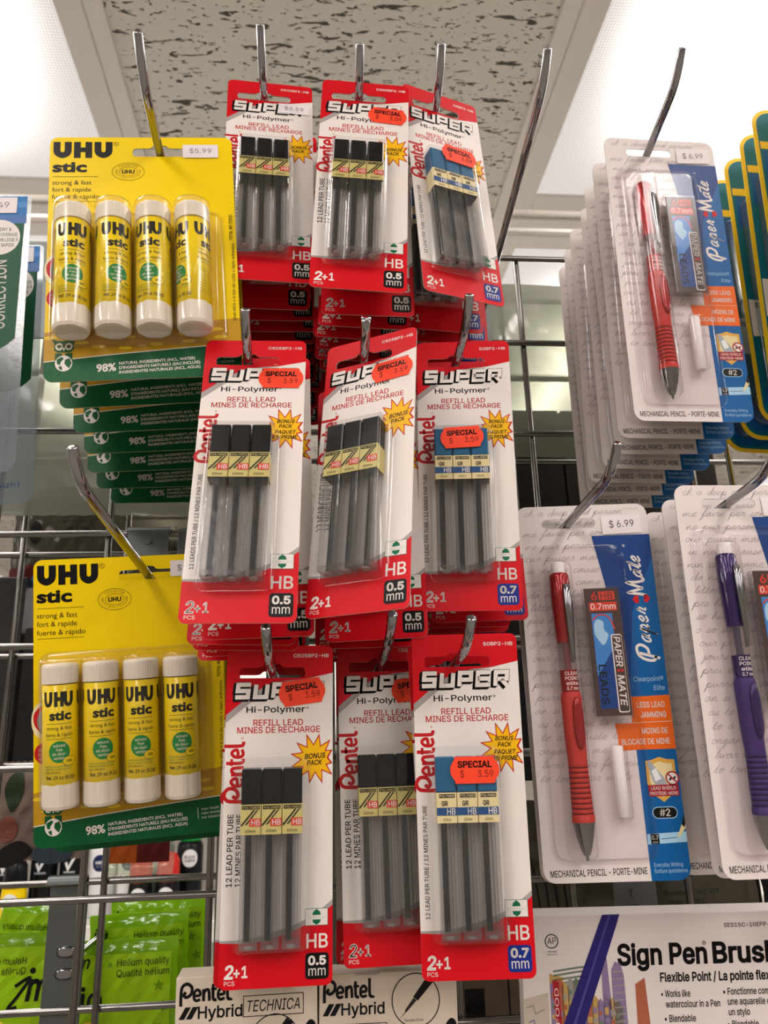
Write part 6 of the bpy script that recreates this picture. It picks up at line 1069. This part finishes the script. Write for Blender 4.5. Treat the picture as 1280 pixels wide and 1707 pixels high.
# ------------------------------------------------------------------ goods of the far side, seen through the grid
def pouch(name, label, cat, x0, x1, z0, z1, Y, t, m, prints=None, group=None, rol=0., seal=6, crimp=3, seed=1, part=None, panel=None):
    W, H = (x1 - x0) * 1000, (z1 - z0) * 1000; rr = random.Random(seed); ph = [rr.uniform(0, 6) for _ in range(6)]
    def bul(x, y):
        u, v = abs(2 * x / W - 1), abs(2 * (y - seal) / (H - 2 * seal) - 1)
        if v > 1 or u > 1: return .25
        k = (1 - u ** 3) ** .6 * (1 - v ** 4) ** .6
        return .25 + t * k * (1 + .10 * math.sin(x * .16 + ph[0] + y * .09) + .08 * math.sin(y * .21 + ph[1] - x * .12)) + .5 * k * math.sin(x * .5 + y * .3 + ph[2])
    e = empty(name, label, cat, group)
    b = MB(W, H); n, mm = 30, 34
    def grid(sg):
        v = []; fs = []
        for j in range(mm + 1):
            for i in range(n + 1):
                x, y = W * i / n, H * j / mm; ed = 1.2 * math.sin(y * .33 + ph[3]) * (abs(2 * i / n - 1) > .9) * (1 if i else -1)
                v.append((x - W / 2 + ed * .4, H / 2 - y + (.6 * math.sin(x * 1.3) if j in (0, mm) else 0), sg * bul(x, y)))
        for j in range(mm):
            for i in range(n): a = j * (n + 1) + i; fs.append((a, a + n + 1, a + n + 2, a + 1))
        b.add(v, fs, m, True)
    grid(1); grid(-1); b.build('bag_film', e)
    if prints:
        p = MB(W, H); p.P = lambda x, y, z: (x - W / 2, H / 2 - y, z * 8 + bul(min(max(x, 0), W), min(max(y, 0), H)) + .25)
        prints(p, W, H); p.build('printed_panel', e)
    place(e, ((x0 + x1) / 2, Y, (z0 + z1) / 2), (0, 0, rol)); return e
def gridfill(p, x0, y0, x1, y1, m, L=0, n=14, k=14):
    for i in range(n):
        for j in range(k): p.rect(x0 + (x1 - x0) * i / n, y0 + (y1 - y0) * j / k, x0 + (x1 - x0) * (i + 1) / n, y0 + (y1 - y0) * (j + 1) / k, m, L)
pouch('plastic_pouch', 'large cloudy grey pouch behind the grid, left of the green glue card feet', 'plastic pouch', -.268, -.052, .176, .362, .5685, 5, 'pouch', seed=2)
pouch('plastic_pouch', 'cloudy grey pouch behind the grid between the red and pencil cards', 'plastic pouch', .098, .236, .222, .378, .5685, 5, 'pouch', seed=3)
def pr1(p, W, H):
    p.text('imported by / importé par', W * .42, H * .38, 2, 'black', 1, 26); p.text('UBS-GLOBAL', W * .46, H * .47, 3.2, 'black', 1, 20, bold=.02); p.text('1685 BLVD ST-ELZEAR', W * .45, H * .54, 1.8, 'box_grey', 1, 24)
    p.text('Made in P.R.C. / Fabriqué en P.R.C.', W * .45, H * .74, 1.8, 'black', 1, 30); p.disc(W * .2, H * .48, 5, 10, 'box_dark', 1); p.disc(W * .62, H * .93, 22, 9, 'city_violet', 1); p.disc(W * .36, H * .97, 20, 7, 'tape_blue', 1); p.poly([(0, H * .85), (W * .2, H * .8), (W * .25, H), (0, H)], 'maroon', 1)
pouch('paper_packet', 'dim cream packet with importer text behind the wires, left of the barcode packet', 'packet', -.252, -.158, .146, .232, .668, 4, 'pouch_dim', pr1, seed=5)
def pr2(p, W, H):
    p.text('pour la suffocation', W * .35, H * .2, 2, 'black', 1, 26); p.text('BA  03', W * .22, H * .5, 3.6, 'black', 1, 22)
    x = W * .12; rr = random.Random(8)
    while x < W * .66:
        q = rr.choice((.5, .8, 1.3)); p.rect(x, H * .58, x + q, H * .78, 'black', 1); x += q + rr.choice((.5, .9, 1.2))
    for i in range(5): p.disc(W * .8 + rr.uniform(-9, 9), H * (.2 + .14 * i), 1.2, 1.2, 'petal', 1, 8)
pouch('paper_packet', 'dim cream packet with a barcode, behind the wires above the lower yellow card', 'packet', -.156, -.062, .138, .236, .655, 4, 'pouch_dim', pr2, seed=6)
pouch('paper_packet', 'dim packet with a purple and red print just over the lower yellow card', 'packet', -.205, -.10, .085, .150, .682, 4, 'pouch_dim', lambda p, W, H: (p.disc(W * .5, H * .28, 26, 11, 'city_violet', 1), p.rect(W * .75, 4, W - 3, H * .4, 'petal', 1), p.disc(W * .2, H * .3, 14, 8, 'pm_navy', 1)), seed=12)
def carton(name, label, x0, x1, z0, z1, Y, D, m, prn=None, group=None, ypr=(0, 0, 0)):
    W, H = (x1 - x0) * 1000, (z1 - z0) * 1000
    e = empty(name, label, 'box', group); b = MB(W, H); b.box(-W / 2, -H / 2, -D, W / 2, H / 2, 0, m, .5)
    b.rect(1, 4, W - 1, 4.3, 'black', 0)
    if prn: prn(b, W, H)
    b.build('carton', e); f = MB(W, H); f.box(-W / 2 + 1, H / 2 - .2, -D + 1, W / 2 - 1, H / 2 + .5, -.6, m, .1); f.build('top_flap', e)
    place(e, ((x0 + x1) / 2, Y, (z0 + z1) / 2), ypr); return e
carton('product_box', 'tall dark grey box behind the wires at the left edge', -.290, -.233, -.005, .150, .655, 30, 'box_grey', lambda b, W, H: b.rect(W * .1, 14, W * .3, 30, 'card_back', 0), 'dark boxes behind the left wires')
carton('product_box', 'narrow black box beside the tall grey box at the left edge', -.230, -.208, -.005, .108, .655, 30, 'box_dark', None, 'dark boxes behind the left wires')
carton('product_box', 'brown box behind the lower yellow card', -.205, -.150, -.03, .095, .665, 30, 'box_brown', None, 'dark boxes behind the left wires')
carton('product_box', 'second brown box hidden mostly behind the red cards', -.148, -.09, -.04, .10, .665, 30, 'box_brown', None, 'dark boxes behind the left wires')
def flo(p, W, H):
    p.poly(spl([(8, 10), (16, 8), (18, 22), (12, 36), (7, 30), (4, 20)], 5, True), 'leaf_dark', 1); p.disc(9, 48, 7.5, 9, 'petal', 1); p.poly(spl([(2, 64), (18, 56), (28, 64), (12, 74), (0, 72)], 5, True), 'box_brown', 2)
    p.disc(42, 66, 15, 7, 'slate', 1); p.text('WATERCOLOUR', 26, 50, 1.8, 'black', 1, 22); p.text('label', 18, 38, 2.2, 'petal', 1, 8, ang=.7)
pouch('paper_packet', 'pale floral packet hanging behind wires left of the lower yellow card', 'packet', -.236, -.168, -.064, .006, .655, 3, 'floral', flo, seed=9)
def red_(p, W, H): gridfill(p, 2, 8, W * .48, H - 9, 'orange_print', 0, 8, 8); gridfill(p, W * .48, 8, W - 3, H - 9, 'maroon', 0, 8, 8)
pouch('plastic_pouch', 'orange and maroon pouch below the lower yellow card', 'plastic pouch', -.158, -.106, -.078, -.01, .66, 3, 'film', red_, seed=10)
def prc(p, W, H):
    for i, (s, w_) in enumerate((('Burnaby BC  V5C 4Y9', 38), ('Made in P.R.C.', 26), ('Fabriqué en P.R.C.', 33))): p.text(s, W * .61 + 2 * i, 63 + 5.6 * i, 2.8, 'black', 1, w_)
    for k in range(5): p.rib(spl([(8 + 7 * k, 30), (14 + 6 * k, 70), (9 + 8 * k, 105)], 6), 1.2, 'box_dark', 0)
pouch('plastic_pouch', 'olive see-through pouch with made in P.R.C. text, above the brush pen box', 'plastic pouch', .128, .300, -.160, -.030, .5685, 4, 'pouch_dim', prc, seed=13)
pouch('plastic_pouch', 'dark glossy pouch at the right edge above the brush pen box', 'plastic pouch', .304, .41, -.165, -.04, .5685, 4, 'box_dark', seed=14)
def slotp(b, W, H): b.rect(W * .42, 26, W * .62, 48, 'black', 0); b.rect(W * .86, 10, W * .88, 60, 'box_dark', 0)
carton('product_box', 'tan carton with a black slot, behind the wire below the lowest right card', .066, .128, -.205, -.112, .5505, 46, 'tan_plate', slotp)
carton('product_box', 'dark box behind the bottom red cards', -.02, .062, -.20, -.09, .5505, 46, 'box_dark')
carton('product_box', 'dark box seen between the lowest red card and the pencil card', .070, .1279, -.105, .295, .640, 30, 'box_dark', None, 'dark boxes behind the right wires')
carton('product_box', 'dark box behind the middle row pencil cards', .128, .22, -.02, .295, .640, 30, 'box_dark', None, 'dark boxes behind the right wires')
carton('product_box', 'brown box behind the right pencil cards', .222, .36, -.03, .295, .640, 30, 'box_brown', None, 'dark boxes behind the right wires')
def lime(mirror):
    def f(p, W, H):
        gridfill(p, 3, 9, W - 4, H - 4, 'lime', 0, 12, 12)
        if mirror:
            p.text('Helium quality', W * .64, 20, 4.4, 'black', 1, -34); p.text('Qualité hélium', W * .64, 26.4, 4.4, 'black', 1, -34)
            p.rib(spl([(W * .57, 34), (W * .68, 29), (W * .60, 40), (W * .53, 48), (W * .60, 47)], 6), 2.2, 'black', 2); p.disc(W * .70, 24.5, 2.0, 2.0, 'black', 2)
            p.text('m', W * .66, 43, 17, 'black', 2, 16, bold=.03, it=.15); p.disc(W * .2, 48, 13, 9, 'sky_print', 1)
        else:
            p.text('Helium quality', 33, 16.5, 4.4, 'black', 2, 36); p.text('Qualité hélium', 33, 23.2, 4.4, 'black', 2, 36)
            p.text('io', 9, 43, 14, 'black', 2, 15, bold=.02); p.text('im', 3, 17, 8, 'black', 2, 11, bold=.01, it=.3); p.disc(28, 15.5, 1.6, 1.6, 'lime_dark', 1)
        for k in range(4): p.poly(star(W * (.84 + .06 * (k % 2)), 30 + 13 * k, [4, 3.4], 1.8, 5, k), 'lime_dark', 1)
        for k in range(3): p.disc(W * (.2 + .25 * k), 56 + 5 * k, 6, 6, 'yellow_dot', 1)
    return f
LB = (('lime green balloon bag behind the bracket, mirrored print, lowest left', -.262, -.176, -.20, -.113, .664, True), ('upper left lime green bag in clear film, above the mirrored one', -.240, -.182, -.175, -.096, .690, True),
      ('front lime green balloon bag reading Helium quality, right of the bracket', -.172, -.098, -.205, -.118, .648, False), ('middle lime green balloon bag, its Helium quality line half covered', -.166, -.094, -.19, -.105, .672, False), ('rearmost lime green balloon bag in clear film, beside the front wires', -.158, -.084, -.165, -.098, .700, False))
for i, (lab, a, b_, c, d, Y, mi) in enumerate(LB): pouch('balloon_bag', lab, 'balloon bag', a, b_, c, d, Y, 4, 'lime_film', lime(mi), 'lime green balloon bags', (-1, -4, .5, 1.5, 1)[i], 3, seed=20 + i)
# slotted bracket hung on the rear grid, with its rod carrying the bags
e = empty('slotted_bracket', 'grey metal bracket with two oval bumps behind the front wires', 'bracket'); e.location = (-.1655, .600, EYE - .0738)
b = MB(); b.box(-.0125, .0035, -.085, .0125, .0055, .002, 'zinc', .0006); b.build('plate', e, 1)
b = MB(); arc = [(-.0005 + math.cos(q) * .0052, math.sin(q) * .0052) for q in [math.radians(x) for x in range(0, 181, 20)]]
b.loft([[(x, y, z) for y, z in arc] + [(x, y * .7, z * .7) for y, z in arc[::-1]] for x in (-.0125, .0125)], 'zinc', False, True, True); b.build('saddle', e, 1)
for k in range(2):
    b = MB(); ls = []
    for s_, y in ((1, .0036), (1, .0020), (.7, .0008)): ls.append([(.0015 + .0062 * s_ * math.copysign(abs(math.cos(t)) ** .6, math.cos(t)), y, -.042 - .013 * k + .0036 * s_ * math.sin(t)) for t in [2 * math.pi * i / 24 for i in range(24)]])
    b.loft(ls, 'chrome'); b.build('bump', e, 1)
b = MB(); b.tube([(.0035, .0056, -.048), (.020, .16, -.036)], .0022, 'chrome', 12); b.build('rod', e, 1)
# flat clip on the front grid's fourth wire
e = empty('wire_clip', 'grey flat clip gripping the front wire above the lower yellow card', 'clip'); e.location = (-.1125, GD, EYE + GZ - PT * 3)
b = MB(); arc = [(math.cos(q) * .0046, math.sin(q) * .0046) for q in [math.radians(x) for x in range(20, 201, 20)]]
b.loft([[(x, y, z) for y, z in arc] + [(x, y * .75, z * .75) for y, z in arc[::-1]] for x in (-.0145, .0145)], 'zinc', False, True, True); b.build('saddle', e, 1)
b = MB(); b.box(-.0138, -.0046, -.017, .0138, -.0034, 0, 'zinc', .0005); b.lathe([(.0026, -.0058), (.0026, -.0046)], 0, -.0065, 'zinc', 14); b.build('plate', e, 1)

# ------------------------------------------------------------------ the shelf across the aisle
e = empty('store_shelf', 'white store shelf across the aisle, seen through the wires at lower left', 'shelf'); e.location = (-.3, 1.95, 0)
def sbox(nm, x0, y0, z0, x1, y1, z1, m, bev=.002): b = MB(); b.box(x0, y0, z0, x1, y1, z1, m, bev); return b.build(nm, e, 1)
sbox('back_panel', -1.3, .12, 0, 1.3, .14, EYE + .30, 'shelf_white')
for k, z in enumerate((.10, .42, .74, EYE - .272, EYE + .05)): sbox('shelf_board', -1.3, -.33, z - .02, 1.3, .12, z, 'shelf_white'); sbox('price_rail', -1.3, -.342, z - .035, 1.3, -.331, z + .002, 'shelf_white')
def bottle(label, x, y, style, group='deodorants on the shelf across the aisle'):
    e = empty('deodorant', label, 'deodorant', group); e.location = (x, y, EYE - .2715)
    b = MB(); body, capc, deco = style
    if deco == 'roll':
        b.lathe([(19, 0), (22, 2), (23, 40), (21, 66), (19, 72)], 0, 0, body, 24); b.build('body', e).rotation_euler = (math.radians(90), 0, 0)
        c = MB(); c.lathe([(20, 72), (21, 74), (20, 100), (14, 112), (4, 115)], 0, 0, capc, 24); c.build('cap', e).rotation_euler = (math.radians(90), 0, 0)
        yk, R = 48, 23
    else:
        b.lathe([(22, 0), (25, 2), (25, 118), (22, 126), (18, 128)], 0, 0, body, 28); b.build('body', e).rotation_euler = (math.radians(90), 0, 0)
        c = MB(); c.lathe([(19, 128), (21, 130), (20.5, 148), (15, 156), (4, 157)], 0, 0, capc, 24); c.build('cap', e).rotation_euler = (math.radians(90), 0, 0)
        yk, R = 96, 25
    def wp(px, py, z): a = px / R; r = R + .3 + z; return (r * math.sin(a), yk - py, r * math.cos(a))
    l = MB(0, 0, wp); l.strip = 4
    if deco == 'tick': l.rib([(-8, -4), (-3, 8), (9, -16)], 5, 'can_white', 1); l.rect(-9, -22, 8, -17, 'can_red', 1, 2); l.rect(-12, 12, 10, 15, 'silver_print', 1)
    elif deco == 'round': l.disc(0, 0, 15, 15, 'can_blue', 1); l.text('MEN', 0, 1.5, 5, 'can_white', 2, 17, 'c', .03); l.text('SILVER', 0, 7.5, 3, 'silver_print', 2, 15, 'c')
    elif deco == 'seal': l.disc(3, -2, 15, 16, 'can_white', 1); l.text('BLACK', 3, -2, 4.6, 'box_dark', 2, 20, 'c', .03); l.text('CARBON', 3, 4.5, 4.6, 'box_dark', 2, 20, 'c', .03)
    else: l.disc(0, 8, 15, 16, 'can_white', 1); l.rect(-16, -24, 16, -17, 'can_red', 1)
    o = l.build('label', e); o.rotation_euler = (math.radians(90), 0, 0)
    return e
TK = ('can_black', 'can_black', 'tick'); 
for i, (x, lab, st) in enumerate(((-.640, 'white and yellow deodorant at the left edge of the far shelf', ('can_white', 'yellow', 'plain')), (-.586, 'black deodorant with white tick, leftmost of the ticked three', TK), (-.520, 'black ticked deodorant next to the yellow roll-on', TK), (-.466, 'black ticked deodorant left of the round blue logo pair', TK),
        (-.300, 'silver can right of the round blue logo pair on the far shelf', ('can_silver', 'can_silver', 'plain')), (-.410, 'white deodorant with round blue logo, left one of its pair', ('can_white', 'can_silver', 'round')), (-.356, 'white deodorant with round blue logo, right one of its pair', ('can_white', 'can_silver', 'round')),
        (-.244, 'black deodorant with white seal and green cap on the far shelf', ('can_black', 'can_green', 'seal')))):
    bottle(lab, x, 1.715, st)
for i, (x, lab, st) in enumerate(((-.553, 'yellow roll-on with a black cap between ticked deodorants', ('yellow', 'can_black', 'roll')), (-.325, 'black roll-on with white disc and red band, left one', ('can_black', 'can_red', 'roll')), (-.275, 'black roll-on with white disc and red band, right one', ('can_black', 'can_red', 'roll')))):
    bottle(lab, x, 1.657, st)
